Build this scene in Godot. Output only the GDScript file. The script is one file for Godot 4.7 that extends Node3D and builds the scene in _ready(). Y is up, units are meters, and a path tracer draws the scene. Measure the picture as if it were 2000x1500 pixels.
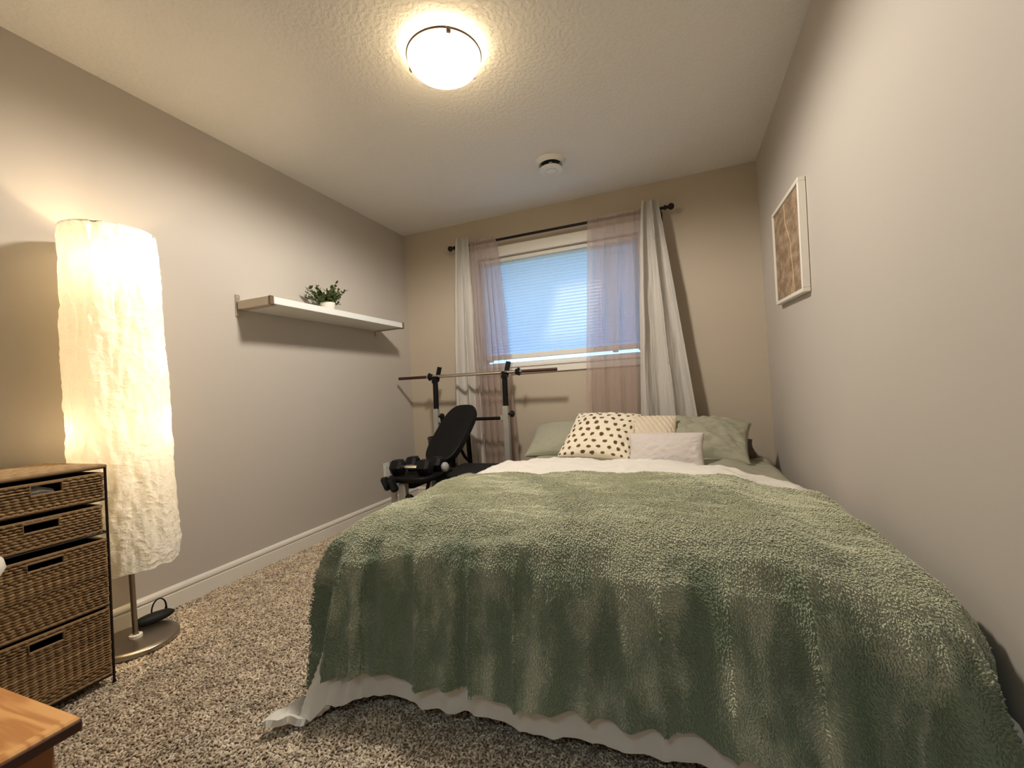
extends Node3D

# ---------------------------------------------------------------- mesh builder
class MB:
	var v := PackedVector3Array()
	var n := PackedVector3Array()
	var uv := PackedVector2Array()
	var col := PackedColorArray()
	var idx := PackedInt32Array()
	var tint := Color(1, 1, 1)

	func vert(p: Vector3, nn: Vector3, t := Vector2.ZERO) -> int:
		v.append(p); n.append(nn); uv.append(t); col.append(tint)
		return v.size() - 1

	func tri_i(a: int, b: int, c: int) -> void:
		var g := (v[b] - v[a]).cross(v[c] - v[a])
		if g.dot(n[a] + n[b] + n[c]) > 0.0:
			idx.append(a); idx.append(c); idx.append(b)
		else:
			idx.append(a); idx.append(b); idx.append(c)

	func tri(a: Vector3, b: Vector3, c: Vector3, out: Vector3) -> void:
		var g := (b - a).cross(c - a).normalized()
		if g.dot(out) < 0.0:
			g = -g
		tri_i(vert(a, g), vert(b, g), vert(c, g))

	func quad(a: Vector3, b: Vector3, c: Vector3, d: Vector3, out: Vector3, ua := Vector2(0, 0), ub := Vector2(1, 0), uc := Vector2(1, 1), ud := Vector2(0, 1)) -> void:
		var g := (c - a).cross(d - b).normalized()
		if g.dot(out) < 0.0:
			g = -g
		var i := vert(a, g, ua); var j := vert(b, g, ub); var k := vert(c, g, uc); var l := vert(d, g, ud)
		tri_i(i, j, k); tri_i(i, k, l)

	# a box with chamfered edges
	func box(c: Vector3, s: Vector3, bev := 0.0, basis := Basis()) -> void:
		var h := s * 0.5
		bev = minf(bev, minf(h.x, minf(h.y, h.z)) * 0.95)
		for ax in 3:
			var b1 := (ax + 1) % 3
			var b2 := (ax + 2) % 3
			for sg in [-1.0, 1.0]:
				var nn := Vector3.ZERO
				nn[ax] = sg
				var q := []
				for k in [[-1, -1], [1, -1], [1, 1], [-1, 1]]:
					var p := Vector3.ZERO
					p[ax] = sg * h[ax]
					p[b1] = k[0] * (h[b1] - bev)
					p[b2] = k[1] * (h[b2] - bev)
					q.append(c + basis * p)
				quad(q[0], q[1], q[2], q[3], basis * nn)
			if bev > 0.0:
				for s1 in [-1.0, 1.0]:
					for s2 in [-1.0, 1.0]:
						var q := []
						for k in [[0, -1], [0, 1], [1, 1], [1, -1]]:
							var p := Vector3.ZERO
							p[ax] = k[1] * (h[ax] - bev)
							p[b1] = s1 * (h[b1] - (0.0 if k[0] == 0 else bev))
							p[b2] = s2 * (h[b2] - (bev if k[0] == 0 else 0.0))
							q.append(c + basis * p)
						var nn := Vector3.ZERO
						nn[b1] = s1; nn[b2] = s2
						quad(q[0], q[1], q[2], q[3], basis * nn)
		if bev > 0.0:
			for sx in [-1.0, 1.0]:
				for sy in [-1.0, 1.0]:
					for sz in [-1.0, 1.0]:
						tri(c + basis * Vector3(sx * h.x, sy * (h.y - bev), sz * (h.z - bev)), c + basis * Vector3(sx * (h.x - bev), sy * h.y, sz * (h.z - bev)), c + basis * Vector3(sx * (h.x - bev), sy * (h.y - bev), sz * h.z), basis * Vector3(sx, sy, sz))

	# smooth grid; p holds nv rows of nu points
	func grid(p: PackedVector3Array, nu: int, nv: int, wrap := false, flip := false, cols := PackedColorArray(), us := 1.0, vs := 1.0) -> PackedVector3Array:
		var start := v.size()
		var ns := PackedVector3Array()
		for j in nv:
			for i in nu:
				var i0 := i - 1
				var i1 := i + 1
				if wrap:
					i0 = (i0 + nu) % nu
					i1 = i1 % nu
				else:
					i0 = maxi(i0, 0)
					i1 = mini(i1, nu - 1)
				var j0 := maxi(j - 1, 0)
				var j1 := mini(j + 1, nv - 1)
				var g := (p[j * nu + i1] - p[j * nu + i0]).cross(p[j1 * nu + i] - p[j0 * nu + i])
				if g.length_squared() < 1e-16:
					g = ns[ns.size() - nu] if j > 0 else Vector3(0, 1, 0)
				g = g.normalized()
				ns.append(-g if flip else g)
		for j in nv:
			for i in nu:
				v.append(p[j * nu + i]); n.append(ns[j * nu + i])
				uv.append(Vector2(us * i / float(nu if wrap else nu - 1), vs * j / float(nv - 1)))
				col.append(cols[j * nu + i] if cols.size() else tint)
		for j in nv - 1:
			for i in (nu if wrap else nu - 1):
				var i1 := (i + 1) % nu
				var a := start + j * nu + i
				var b := start + j * nu + i1
				var c := start + (j + 1) * nu + i1
				var d := start + (j + 1) * nu + i
				if flip:
					idx.append_array(PackedInt32Array([a, b, c, a, c, d]))
				else:
					idx.append_array(PackedInt32Array([a, c, b, a, d, c]))
		return ns

	# sheet with thickness
	func shell(p: PackedVector3Array, nu: int, nv: int, t: float, flip := false, cols := PackedColorArray(), us := 1.0, vs := 1.0) -> void:
		var ns := grid(p, nu, nv, false, flip, cols, us, vs)
		var q := PackedVector3Array()
		for i in p.size():
			q.append(p[i] - ns[i] * t)
		grid(q, nu, nv, false, not flip, cols, us, vs)
		var ring := []
		for i in nu: ring.append(i)
		for j in range(1, nv): ring.append(j * nu + nu - 1)
		for i in range(nu - 2, -1, -1): ring.append((nv - 1) * nu + i)
		for j in range(nv - 2, 0, -1): ring.append(j * nu)
		var mid := Vector3.ZERO
		for k in ring: mid += p[k]
		mid /= ring.size()
		for k in ring.size():
			var a: int = ring[k]
			var b: int = ring[(k + 1) % ring.size()]
			if cols.size(): tint = cols[a]
			quad(p[a], p[b], q[b], q[a], ((p[b] - p[a]).cross(ns[a])) * (1.0 if (p[b] - p[a]).cross(ns[a]).dot(p[a] - mid) > 0 else -1.0))
		tint = Color(1, 1, 1)

	func tube(path: PackedVector3Array, r, sides := 8, caps := true, closed := false, squash := 1.0) -> void:
		var m := path.size()
		var t0 := (path[1] - path[0]).normalized()
		var up := Vector3(0, 1, 0) if absf(t0.y) < 0.9 else Vector3(1, 0, 0)
		var x := t0.cross(up).normalized()
		var p := PackedVector3Array()
		var rows := m + (1 if closed else 0)
		for k in rows:
			var kk := k % m
			var a := path[(kk - 1 + m) % m] if closed else path[maxi(kk - 1, 0)]
			var b := path[(kk + 1) % m] if closed else path[mini(kk + 1, m - 1)]
			var t := (b - a).normalized()
			x = (x - t * x.dot(t)).normalized()
			var y := t.cross(x)
			var rr: float = r if r is float else r[kk]
			for s in sides:
				var g := TAU * s / sides
				p.append(path[kk] + (x * cos(g) + y * sin(g) * squash) * rr)
		grid(p, sides, rows, true, true)
		if caps and not closed:
			for e in [0, rows - 1]:
				var d := (path[0] - path[1]) if e == 0 else (path[m - 1] - path[m - 2])
				for s in range(1, sides - 1):
					tri(p[e * sides], p[e * sides + s], p[e * sides + s + 1], d)

	# profile: Vector2(radius, height) along basis.y
	func lathe(prof: Array, c: Vector3, segs := 32, basis := Basis(), sweep := 40.0) -> void:
		var k := prof.size()
		var nn := []
		for i in k - 1:
			var d: Vector2 = prof[i + 1] - prof[i]
			nn.append(Vector2(d.y, -d.x).normalized())
		for i in k - 1:
			var na: Vector2 = nn[i]
			var nb: Vector2 = nn[i]
			if i > 0 and nn[i].dot(nn[i - 1]) > cos(deg_to_rad(sweep)): na = (nn[i] + nn[i - 1]).normalized()
			if i < k - 2 and nn[i].dot(nn[i + 1]) > cos(deg_to_rad(sweep)): nb = (nn[i] + nn[i + 1]).normalized()
			var base := v.size()
			for s in segs + 1:
				var g := TAU * s / segs
				var e := Vector3(cos(g), 0, sin(g))
				vert(c + basis * (e * prof[i].x + Vector3(0, prof[i].y, 0)), basis * (e * na.x + Vector3(0, na.y, 0)), Vector2(s / float(segs), i / float(k - 1)))
				vert(c + basis * (e * prof[i + 1].x + Vector3(0, prof[i + 1].y, 0)), basis * (e * nb.x + Vector3(0, nb.y, 0)), Vector2(s / float(segs), (i + 1) / float(k - 1)))
			for s in segs:
				var a := base + s * 2
				tri_i(a, a + 1, a + 3)
				tri_i(a, a + 3, a + 2)

	# polygon (list of Vector2, any winding) swept from origin by along; axes ex, ey
	func prism(poly: PackedVector2Array, o: Vector3, ex: Vector3, ey: Vector3, along: Vector3) -> void:
		var m := poly.size()
		var cw := Geometry2D.is_polygon_clockwise(poly)
		for i in m:
			var a := poly[i]
			var b := poly[(i + 1) % m]
			var d := b - a
			var out := Vector2(d.y, -d.x) * (-1.0 if cw else 1.0)
			var pa := o + ex * a.x + ey * a.y
			var pb := o + ex * b.x + ey * b.y
			quad(pa, pb, pb + along, pa + along, ex * out.x + ey * out.y)
		var t := Geometry2D.triangulate_polygon(poly)
		for i in range(0, t.size(), 3):
			var q := []
			for j in 3: q.append(o + ex * poly[t[i + j]].x + ey * poly[t[i + j]].y)
			tri(q[0], q[1], q[2], -along)
			tri(q[0] + along, q[1] + along, q[2] + along, along)

	func mesh(off: Vector3) -> ArrayMesh:
		var arr := []
		arr.resize(Mesh.ARRAY_MAX)
		var w := PackedVector3Array(v)
		if off != Vector3.ZERO:
			for i in w.size(): w[i] -= off
		arr[Mesh.ARRAY_VERTEX] = w
		arr[Mesh.ARRAY_NORMAL] = n
		arr[Mesh.ARRAY_TEX_UV] = uv
		arr[Mesh.ARRAY_COLOR] = col
		arr[Mesh.ARRAY_INDEX] = idx
		var m := ArrayMesh.new()
		m.add_surface_from_arrays(Mesh.PRIMITIVE_TRIANGLES, arr)
		return m

# ---------------------------------------------------------------- scene helpers
const RW := 2.902   # room width
const RH := 2.44    # room height
const RD := 4.0     # room depth
var M := {}
var rng := RandomNumberGenerator.new()

func thing(called: String, label: String, category: String, base: Vector3, group := "") -> Node3D:
	var o := Node3D.new()
	o.name = called
	o.position = base
	add_child(o, true)
	o.set_meta("label", label)
	o.set_meta("category", category)
	o.set_meta("off", base)
	if group: o.set_meta("group", group)
	return o

func part(parent: Node3D, called: String, mb: MB, mat: Material, label := "") -> MeshInstance3D:
	var o := MeshInstance3D.new()
	o.name = called
	var off: Vector3 = parent.get_meta("off") if parent.has_meta("off") else Vector3.ZERO
	o.mesh = mb.mesh(off)
	o.material_override = mat
	o.set_meta("off", off)
	if label: o.set_meta("label", label)
	parent.add_child(o, true)
	return o

func single(called: String, label: String, category: String, base: Vector3, mb: MB, mat: Material, group := "") -> MeshInstance3D:
	var o := MeshInstance3D.new()
	o.name = called
	o.mesh = mb.mesh(base)
	o.position = base
	o.material_override = mat
	o.set_meta("off", base)
	o.set_meta("label", label)
	o.set_meta("category", category)
	if group: o.set_meta("group", group)
	add_child(o, true)
	return o

func struct(called: String, mb: MB, mat: Material, label: String, category: String) -> MeshInstance3D:
	var o := MeshInstance3D.new()
	o.name = called
	o.mesh = mb.mesh(Vector3.ZERO)
	o.material_override = mat
	o.set_meta("kind", "structure")
	o.set_meta("label", label)
	o.set_meta("category", category)
	add_child(o, true)
	return o

func noise_tex(freq: float, seed_: int, ramp: Array = [], size := 512, type := FastNoiseLite.TYPE_SIMPLEX_SMOOTH, fractal := FastNoiseLite.FRACTAL_FBM, oct := 4) -> NoiseTexture2D:
	var f := FastNoiseLite.new()
	f.noise_type = type
	f.frequency = freq
	f.seed = seed_
	f.fractal_type = fractal
	f.fractal_octaves = oct
	var t := NoiseTexture2D.new()
	t.width = size
	t.height = size
	t.seamless = true
	t.noise = f
	if ramp.size():
		var g := Gradient.new()
		g.offsets = PackedFloat32Array()
		g.colors = PackedColorArray()
		for k in ramp: g.add_point(k[0], k[1])
		while g.get_point_count() > ramp.size(): g.remove_point(0)
		t.color_ramp = g
	return t

func mat(c: Color, rough := 0.6, metal := 0.0) -> StandardMaterial3D:
	var m := StandardMaterial3D.new()
	m.albedo_color = c
	m.roughness = rough
	m.metallic = metal
	return m

func tri_world(m: StandardMaterial3D, s: float) -> StandardMaterial3D:
	m.uv1_triplanar = true
	m.uv1_world_triplanar = true
	m.uv1_scale = Vector3(s, s, s)
	return m

func relief(m: StandardMaterial3D, t: Texture2D, cm: float) -> StandardMaterial3D:
	m.heightmap_enabled = true
	m.heightmap_texture = t
	m.heightmap_scale = cm
	return m

func rgb(r: int, g: int, b: int) -> Color:
	return Color(r / 255.0, g / 255.0, b / 255.0)

func path(a: Array) -> PackedVector3Array:
	return PackedVector3Array(a)

# ---------------------------------------------------------------- ready
func _ready() -> void:
	rng.seed = 7
	set_view()
	make_materials()
	room()
	sun_blocker()
	window()
	curtains()
	bed()
	pillows()
	ceiling_fixtures()
	floor_lamp()
	wicker_chest()
	shelf_and_plant()
	picture()
	bench()
	small_things()
	carpet()

func set_view() -> void:
	var cam := Camera3D.new()
	cam.name = "camera"
	cam.fov = 82.799
	cam.near = 0.02
	cam.position = Vector3(2.3223, 0.95116, 3.44076)
	cam.rotation = Vector3(0.0131643, 0.3672878, -0.0577361)
	add_child(cam)
	var env := Environment.new()
	var sky := Sky.new()
	var sm := ProceduralSkyMaterial.new()
	sm.sky_top_color = Color(0.30, 0.52, 0.90)
	sm.sky_horizon_color = Color(0.58, 0.82, 1.0)
	sm.ground_bottom_color = Color(0.30, 0.30, 0.27)
	sm.ground_horizon_color = Color(0.5, 0.52, 0.5)
	sm.sun_angle_max = 1.0
	sky.sky_material = sm
	sm.sky_energy_multiplier = 2.05
	env.background_mode = Environment.BG_SKY
	env.sky = sky
	env.tonemap_mode = Environment.TONE_MAPPER_LINEAR
	env.tonemap_exposure = 1.18
	env.sdfgi_enabled = true
	env.ssao_enabled = true
	env.ssil_enabled = true
	var we := WorldEnvironment.new()
	we.name = "environment"
	we.environment = env
	add_child(we)
	var sun := DirectionalLight3D.new()
	sun.name = "sun"
	sun.light_color = Color(1.0, 0.97, 0.92)
	sun.light_energy = 0.85
	sun.light_angular_distance = 4.0
	sun.shadow_enabled = true
	var el := deg_to_rad(50.0)
	var az := deg_to_rad(25.0)
	sun.look_at_from_position(Vector3.ZERO, -Vector3(cos(el) * sin(az), sin(el), -cos(el) * cos(az)))
	add_child(sun)

func make_materials() -> void:
	var fine := noise_tex(0.06, 3, [], 512)
	M.wall = mat(Color(0.73, 0.70, 0.66), 0.75)
	M.wall_tan = mat(Color(0.73, 0.68, 0.605), 0.75)  # slightly yellower than the other walls
	var knock := noise_tex(0.035, 11, [[0.35, Color(0, 0, 0)], [0.6, Color(1, 1, 1)]], 1024, FastNoiseLite.TYPE_SIMPLEX_SMOOTH, FastNoiseLite.FRACTAL_FBM, 3)
	M.ceiling = relief(tri_world(mat(Color(0.89, 0.875, 0.85), 0.8), 1.0), knock, 0.10)
	M.trim = mat(Color(0.88, 0.86, 0.82), 0.45)
	M.white_plastic = mat(Color(0.88, 0.88, 0.86), 0.35)
	M.carpet_base = mat(Color(0.60, 0.52, 0.44), 1.0)
	M.carpet = mat(Color(1, 1, 1), 1.0)
	M.carpet.vertex_color_use_as_albedo = true
	M.bronze = mat(Color(0.13, 0.10, 0.09), 0.4, 0.6)
	M.black = mat(Color(0.10, 0.10, 0.10), 0.55)
	M.black_vinyl = relief(tri_world(mat(Color(0.11, 0.11, 0.115), 0.5), 3.0), fine, 0.02)
	M.rubber = mat(Color(0.10, 0.10, 0.105), 0.5)
	M.silver = mat(Color(0.66, 0.65, 0.62), 0.45, 0.25)
	M.chrome = mat(Color(0.86, 0.84, 0.8), 0.18, 1.0)
	M.steel = mat(Color(0.62, 0.59, 0.55), 0.33, 1.0)
	M.alu = mat(Color(0.72, 0.68, 0.62), 0.4, 0.7)
	M.cap = mat(Color(0.42, 0.33, 0.27), 0.5)
	M.grey_dark = mat(Color(0.22, 0.225, 0.23), 0.55)
	M.charcoal = mat(Color(0.10, 0.105, 0.105), 0.6)
	M.ceramic = mat(Color(0.9, 0.88, 0.83), 0.3)
	M.black.albedo_color = Color(0.06, 0.06, 0.06)
	M.black_vinyl.albedo_color = Color(0.06, 0.06, 0.062)
	M.rubber.albedo_color = Color(0.06, 0.06, 0.064)
	for k in [M.black, M.black_vinyl, M.rubber, M.charcoal]: k.metallic_specular = 0.32
	# fabrics
	var weave := noise_tex(0.22, 21, [], 512, FastNoiseLite.TYPE_SIMPLEX, FastNoiseLite.FRACTAL_FBM, 2)
	M.drape = relief(tri_world(mat(Color(0.75, 0.73, 0.70), 0.95), 4.0), weave, 0.06)
	M.sheer = mat(Color(0.70, 0.60, 0.56, 0.55), 0.9)
	M.sheer.transparency = BaseMaterial3D.TRANSPARENCY_ALPHA
	M.sheer.backlight_enabled = true
	M.sheer.backlight = Color(0.6, 0.6, 0.6)
	M.sheer.cull_mode = BaseMaterial3D.CULL_DISABLED
	M.sage = relief(tri_world(mat(Color(0.63, 0.62, 0.54), 0.9), 5.0), weave, 0.05)
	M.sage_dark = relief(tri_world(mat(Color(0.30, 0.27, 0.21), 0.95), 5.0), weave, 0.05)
	M.white_fabric = relief(tri_world(mat(Color(0.87, 0.85, 0.81), 0.9), 5.0), weave, 0.05)
	M.grey_fabric = relief(tri_world(mat(Color(0.82, 0.785, 0.76), 0.95), 5.0), weave, 0.06)
	M.knit = relief(tri_world(mat(Color(0.86, 0.80, 0.71), 0.95), 5.0), weave, 0.1)
	var plush := noise_tex(0.09, 31, [], 1024, FastNoiseLite.TYPE_SIMPLEX, FastNoiseLite.FRACTAL_FBM, 3)
	M.plush = relief(tri_world(mat(Color(1, 1, 1), 1.0), 2.4), plush, 0.55)
	M.plush.vertex_color_use_as_albedo = true
	M.plush.rim_enabled = true
	M.plush.rim = 0.9
	M.plush.rim_tint = 0.5
	M.pile = mat(Color(1, 1, 1), 1.0)
	M.pile.vertex_color_use_as_albedo = true
	M.pile.rim_enabled = true
	M.pile.rim = 0.9
	M.pile.rim_tint = 0.6
	M.blind = mat(Color(0.78, 0.93, 1.0), 0.9)
	M.blind.backlight_enabled = true
	M.blind.backlight = Color(1, 1, 1)
	M.seam = mat(Color(0.74, 0.84, 0.95), 0.9)
	M.seam.backlight_enabled = true
	M.seam.backlight = Color(0.5, 0.5, 0.5)
	M.glass = mat(Color(0.95, 0.98, 1.0, 0.06), 0.02)
	M.glass.transparency = BaseMaterial3D.TRANSPARENCY_ALPHA
	var crumple := noise_tex(0.0075, 41, [], 1024, FastNoiseLite.TYPE_SIMPLEX_SMOOTH, FastNoiseLite.FRACTAL_RIDGED, 4)
	M.paper = relief(tri_world(mat(Color(0.96, 0.945, 0.90), 0.9), 2.0), crumple, 0.8)
	M.paper.backlight_enabled = true
	M.paper.backlight = Color(0.60, 0.59, 0.565)
	M.bulb = mat(Color(1, 0.95, 0.85), 0.4)
	M.bulb.emission_enabled = true
	M.bulb.emission = Color(1.0, 0.86, 0.66)
	M.bulb.emission_energy_multiplier = 5.0
	M.dome = mat(Color(0.95, 0.94, 0.9), 0.3)
	M.dome.emission_enabled = true
	M.dome.emission = Color(1.0, 0.93, 0.80)
	M.dome.emission_energy_multiplier = 1.35
	M.panel = mat(Color(0.95, 0.97, 1.0), 0.5)
	M.panel.emission_enabled = true
	M.panel.emission = Color(0.80, 0.93, 1.0)
	M.panel.emission_energy_multiplier = 1.2
	M.edge = mat(Color(0.24, 0.11, 0.06), 0.5)  # dark brown with the shade of the tabletop edge in it
	M.wicker = mat(Color(1, 1, 1), 0.75)
	M.wicker.vertex_color_use_as_albedo = true
	M.wicker_dark = mat(Color(0.10, 0.06, 0.03), 0.9)
	M.iron = mat(Color(0.14, 0.09, 0.085), 0.45, 0.4)
	M.leaf = mat(Color(1, 1, 1), 0.55)
	M.leaf.vertex_color_use_as_albedo = true
	M.leaf.backlight_enabled = true
	M.leaf.backlight = Color(0.3, 0.3, 0.2)
	M.leaf.cull_mode = BaseMaterial3D.CULL_DISABLED
	M.pine = mat(Color(1, 1, 1), 0.4)
	M.pine.albedo_texture = wood_image(Color(0.90, 0.66, 0.40), Color(0.74, 0.48, 0.25))
	M.pine_side = mat(Color(0.55, 0.33, 0.15), 0.5)
	M.dots = mat(Color(1, 1, 1), 0.9)
	M.dots.albedo_texture = dots_image()
	M.art = mat(Color(1, 1, 1), 0.85)
	M.art.albedo_texture = art_image()

func wood_image(a: Color, b: Color) -> ImageTexture:
	var f := FastNoiseLite.new()
	f.seed = 5
	f.frequency = 0.01
	f.fractal_octaves = 3
	var im := Image.create(512, 256, false, Image.FORMAT_RGB8)
	for y in 256:
		for x in 512:
			var t := f.get_noise_2d(x * 0.18, y * 2.2)
			var w := 0.5 + 0.5 * sin(y * 0.16 + t * 9.0 + f.get_noise_2d(x * 0.3, y * 0.4) * 4.0)
			var k := 0.85 * pow(w, 2.0) + 0.12 * f.get_noise_2d(x * 1.5, y * 30.0)
			im.set_pixel(x, y, a.lerp(b, clampf(k, 0, 1)))
	return ImageTexture.create_from_image(im)

func dots_image() -> ImageTexture:
	var im := Image.create(512, 512, false, Image.FORMAT_RGB8)
	im.fill(Color(0.92, 0.875, 0.79))
	var r := RandomNumberGenerator.new()
	r.seed = 9
	var f := FastNoiseLite.new()
	f.frequency = 0.03
	for j in 10:
		for i in 9:
			var cx := 30.0 + i * 56.0 + (28.0 if j % 2 else 0.0) + r.randf_range(-6, 6)
			var cy := 26.0 + j * 51.0 + r.randf_range(-6, 6)
			var rr := r.randf_range(11.0, 13.5)
			var c := Color(0.42, 0.33, 0.14).lerp(Color(0.36, 0.25, 0.14), r.randf())
			for y in range(int(cy - 18), int(cy + 18)):
				for x in range(int(cx - 18), int(cx + 18)):
					if x >= 0 and y >= 0 and x < 512 and y < 512 and Vector2(x - cx, (y - cy) * 0.92).length() < rr + 3.0 * f.get_noise_2d(x, y):
						im.set_pixel(x, y, c)
	return ImageTexture.create_from_image(im)

func art_image() -> ImageTexture:
	var f := FastNoiseLite.new()
	f.seed = 8
	f.frequency = 0.012
	f.fractal_octaves = 5
	var im := Image.create(384, 384, false, Image.FORMAT_RGB8)
	for y in 384:
		for x in 384:
			var k := 0.5 + 0.9 * f.get_noise_2d(x * 0.8, y * 1.5) + 0.35 * f.get_noise_2d(x * 4.0, y * 8.0)
			var c := Color(0.47, 0.385, 0.30).lerp(Color(0.66, 0.565, 0.46), clampf(k, 0, 1))
			# the pale line that winds down the middle and forks near the foot
			var t := y / 384.0
			var u := 0.44 + 0.20 * smoothstep(0.18, 0.50, t) + 0.02 * sin(t * 9.0) + 0.03 * t
			var d := absf(x / 384.0 - u)
			if t > 0.78: d = minf(d, absf(x / 384.0 - (u - (t - 0.78) * 0.45)))
			if d < 0.02: c = c.lerp(Color(0.80, 0.70, 0.53), 0.85 * smoothstep(0.02, 0.008, d))
			im.set_pixel(x, y, c)
	return ImageTexture.create_from_image(im)

# ---------------------------------------------------------------- the room
func room() -> void:
	var t := 0.14
	var b := MB.new()
	b.box(Vector3(RW / 2, -t / 2, RD / 2), Vector3(RW + 2 * t, t, RD + 2 * t))
	struct("floor", b, M.carpet_base, "floor under the speckled beige brown carpet", "floor")
	b = MB.new()
	b.box(Vector3(RW / 2, RH + t / 2, RD / 2), Vector3(RW + 2 * t, t, RD + 2 * t))
	struct("ceiling", b, M.ceiling, "off-white ceiling with a knockdown plaster texture", "ceiling")
	b = MB.new()
	b.box(Vector3(-t / 2, RH / 2, RD / 2), Vector3(t, RH, RD))
	struct("wall_left", b, M.wall, "greige painted wall carrying the white shelf", "wall")
	b = MB.new()
	b.box(Vector3(RW + t / 2, RH / 2, RD / 2), Vector3(t, RH, RD))
	struct("wall_right", b, M.wall, "greige painted wall along the bed carrying the framed picture", "wall")
	b = MB.new()
	var dx0 := 1.66; var dx1 := 2.46; var dh := 2.03
	b.box(Vector3((dx0 - t) / 2, RH / 2, RD + t / 2), Vector3(dx0 + t, RH, t))
	b.box(Vector3((dx1 + RW + t) / 2, RH / 2, RD + t / 2), Vector3(RW + t - dx1, RH, t))
	b.box(Vector3((dx0 + dx1) / 2, (dh + RH) / 2, RD + t / 2), Vector3(dx1 - dx0, RH - dh, t))
	struct("wall_front", b, M.wall, "greige painted wall with a doorway, facing the window", "wall")
	hall(t)
	b = MB.new()
	var x0 := 0.74; var x1 := 2.09; var y0 := 1.165; var y1 := 2.09
	b.box(Vector3((x0 - t) / 2, RH / 2, -t / 2), Vector3(x0 + t, RH, t))
	b.box(Vector3((x1 + RW + t) / 2, RH / 2, -t / 2), Vector3(RW + t - x1, RH, t))
	b.box(Vector3((x0 + x1) / 2, y0 / 2, -t / 2), Vector3(x1 - x0, y0, t))
	b.box(Vector3((x0 + x1) / 2, (y1 + RH) / 2, -t / 2), Vector3(x1 - x0, RH - y1, t))
	struct("wall_back", b, M.wall_tan, "tan beige wall around the window", "wall")
	# baseboards: plain board, a groove and a rounded cap
	var prof := PackedVector2Array([Vector2(0, 0), Vector2(0.014, 0), Vector2(0.014, 0.072), Vector2(0.0095, 0.076), Vector2(0.0095, 0.080), Vector2(0.015, 0.083), Vector2(0.0158, 0.089), Vector2(0.0145, 0.097), Vector2(0.010, 0.104), Vector2(0.004, 0.1078), Vector2(0, 0.108)])
	b = MB.new()
	b.prism(prof, Vector3(0, 0, 0), Vector3(1, 0, 0), Vector3(0, 1, 0), Vector3(0, 0, RD))
	struct("baseboard_left", b, M.trim, "white moulded baseboard along the wall behind the floor lamp", "baseboard")
	b = MB.new()
	b.prism(prof, Vector3(0.015, 0, 0), Vector3(0, 0, 1), Vector3(0, 1, 0), Vector3(RW - 0.03, 0, 0))
	struct("baseboard_back", b, M.trim, "white moulded baseboard below the window", "baseboard")
	b = MB.new()
	b.prism(prof, Vector3(RW, 0, 0), Vector3(-1, 0, 0), Vector3(0, 1, 0), Vector3(0, 0, RD))
	struct("baseboard_right", b, M.trim, "white moulded baseboard between bed and wall", "baseboard")

func hall(t: float) -> void:
	var z0 := RD + t; var z1 := z0 + 1.5
	var xa := 0.9; var xb := RW + t
	var b := MB.new()
	b.box(Vector3((xa + xb) / 2, -t / 2, (z0 + z1) / 2), Vector3(xb - xa, t, z1 - z0))
	struct("floor_hall", b, M.carpet_base, "carpeted hall floor beyond the doorway", "floor")
	b = MB.new()
	b.box(Vector3((xa + xb) / 2, RH + t / 2, (z0 + z1) / 2), Vector3(xb - xa, t, z1 - z0))
	struct("ceiling_hall", b, M.ceiling, "off-white hall ceiling beyond the doorway", "ceiling")
	b = MB.new()
	b.box(Vector3(xa - t / 2, RH / 2, (z0 + z1) / 2), Vector3(t, RH, z1 - z0))
	b.box(Vector3(xb + t / 2, RH / 2, (z0 + z1) / 2), Vector3(t, RH, z1 - z0))
	b.box(Vector3((xa + xb) / 2, RH / 2, z1 + t / 2), Vector3(xb - xa + 2 * t, RH, t))
	struct("wall_hall", b, M.wall, "greige painted hall walls beyond the doorway", "wall")
	var c := Vector3(2.06, RH - 0.03, z0 + 0.42)  # unseen panel lamp added as cool fill for the foot of the bed
	var o := thing("hall_fill", "flat square panel added on the unseen hall ceiling as cool fill", "ceiling light", c)
	b = MB.new()
	b.box(c + Vector3(0, 0.017, 0), Vector3(0.50, 0.026, 0.50), 0.004)
	part(o, "housing", b, M.white_plastic)
	b = MB.new()
	b.box(c, Vector3(0.46, 0.008, 0.46), 0.002)
	part(o, "glowing_panel", b, M.panel)
	var l := AreaLight3D.new()
	l.name = "panel_fill"
	l.light_color = Color(0.80, 0.93, 1.0)
	l.light_energy = 1.5
	l.area_size = Vector2(0.46, 0.46)
	l.shadow_enabled = true
	l.position = Vector3(0, -0.012, 0)
	l.rotation.x = -PI / 2
	o.add_child(l)

func sun_blocker() -> void:
	# unseen slab added outside; its opening shapes the sun patch on the shade
	var b := MB.new()
	var y := 2.56
	b.box(Vector3(0.1, y, -0.92), Vector3(3.2, 0.12, 1.5), 0.01)
	b.box(Vector3(3.62, y, -0.92), Vector3(3.0, 0.12, 1.5), 0.01)
	b.box(Vector3(1.91, y, -0.385), Vector3(0.42, 0.12, 0.43), 0.01)
	b.box(Vector3(1.91, y, -1.34), Vector3(0.42, 0.12, 0.66), 0.01)
	struct("trim_1", b, M.pine_side, "brown slab added out of view to shape the sun patch on the window", "sun_blocker")

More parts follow.
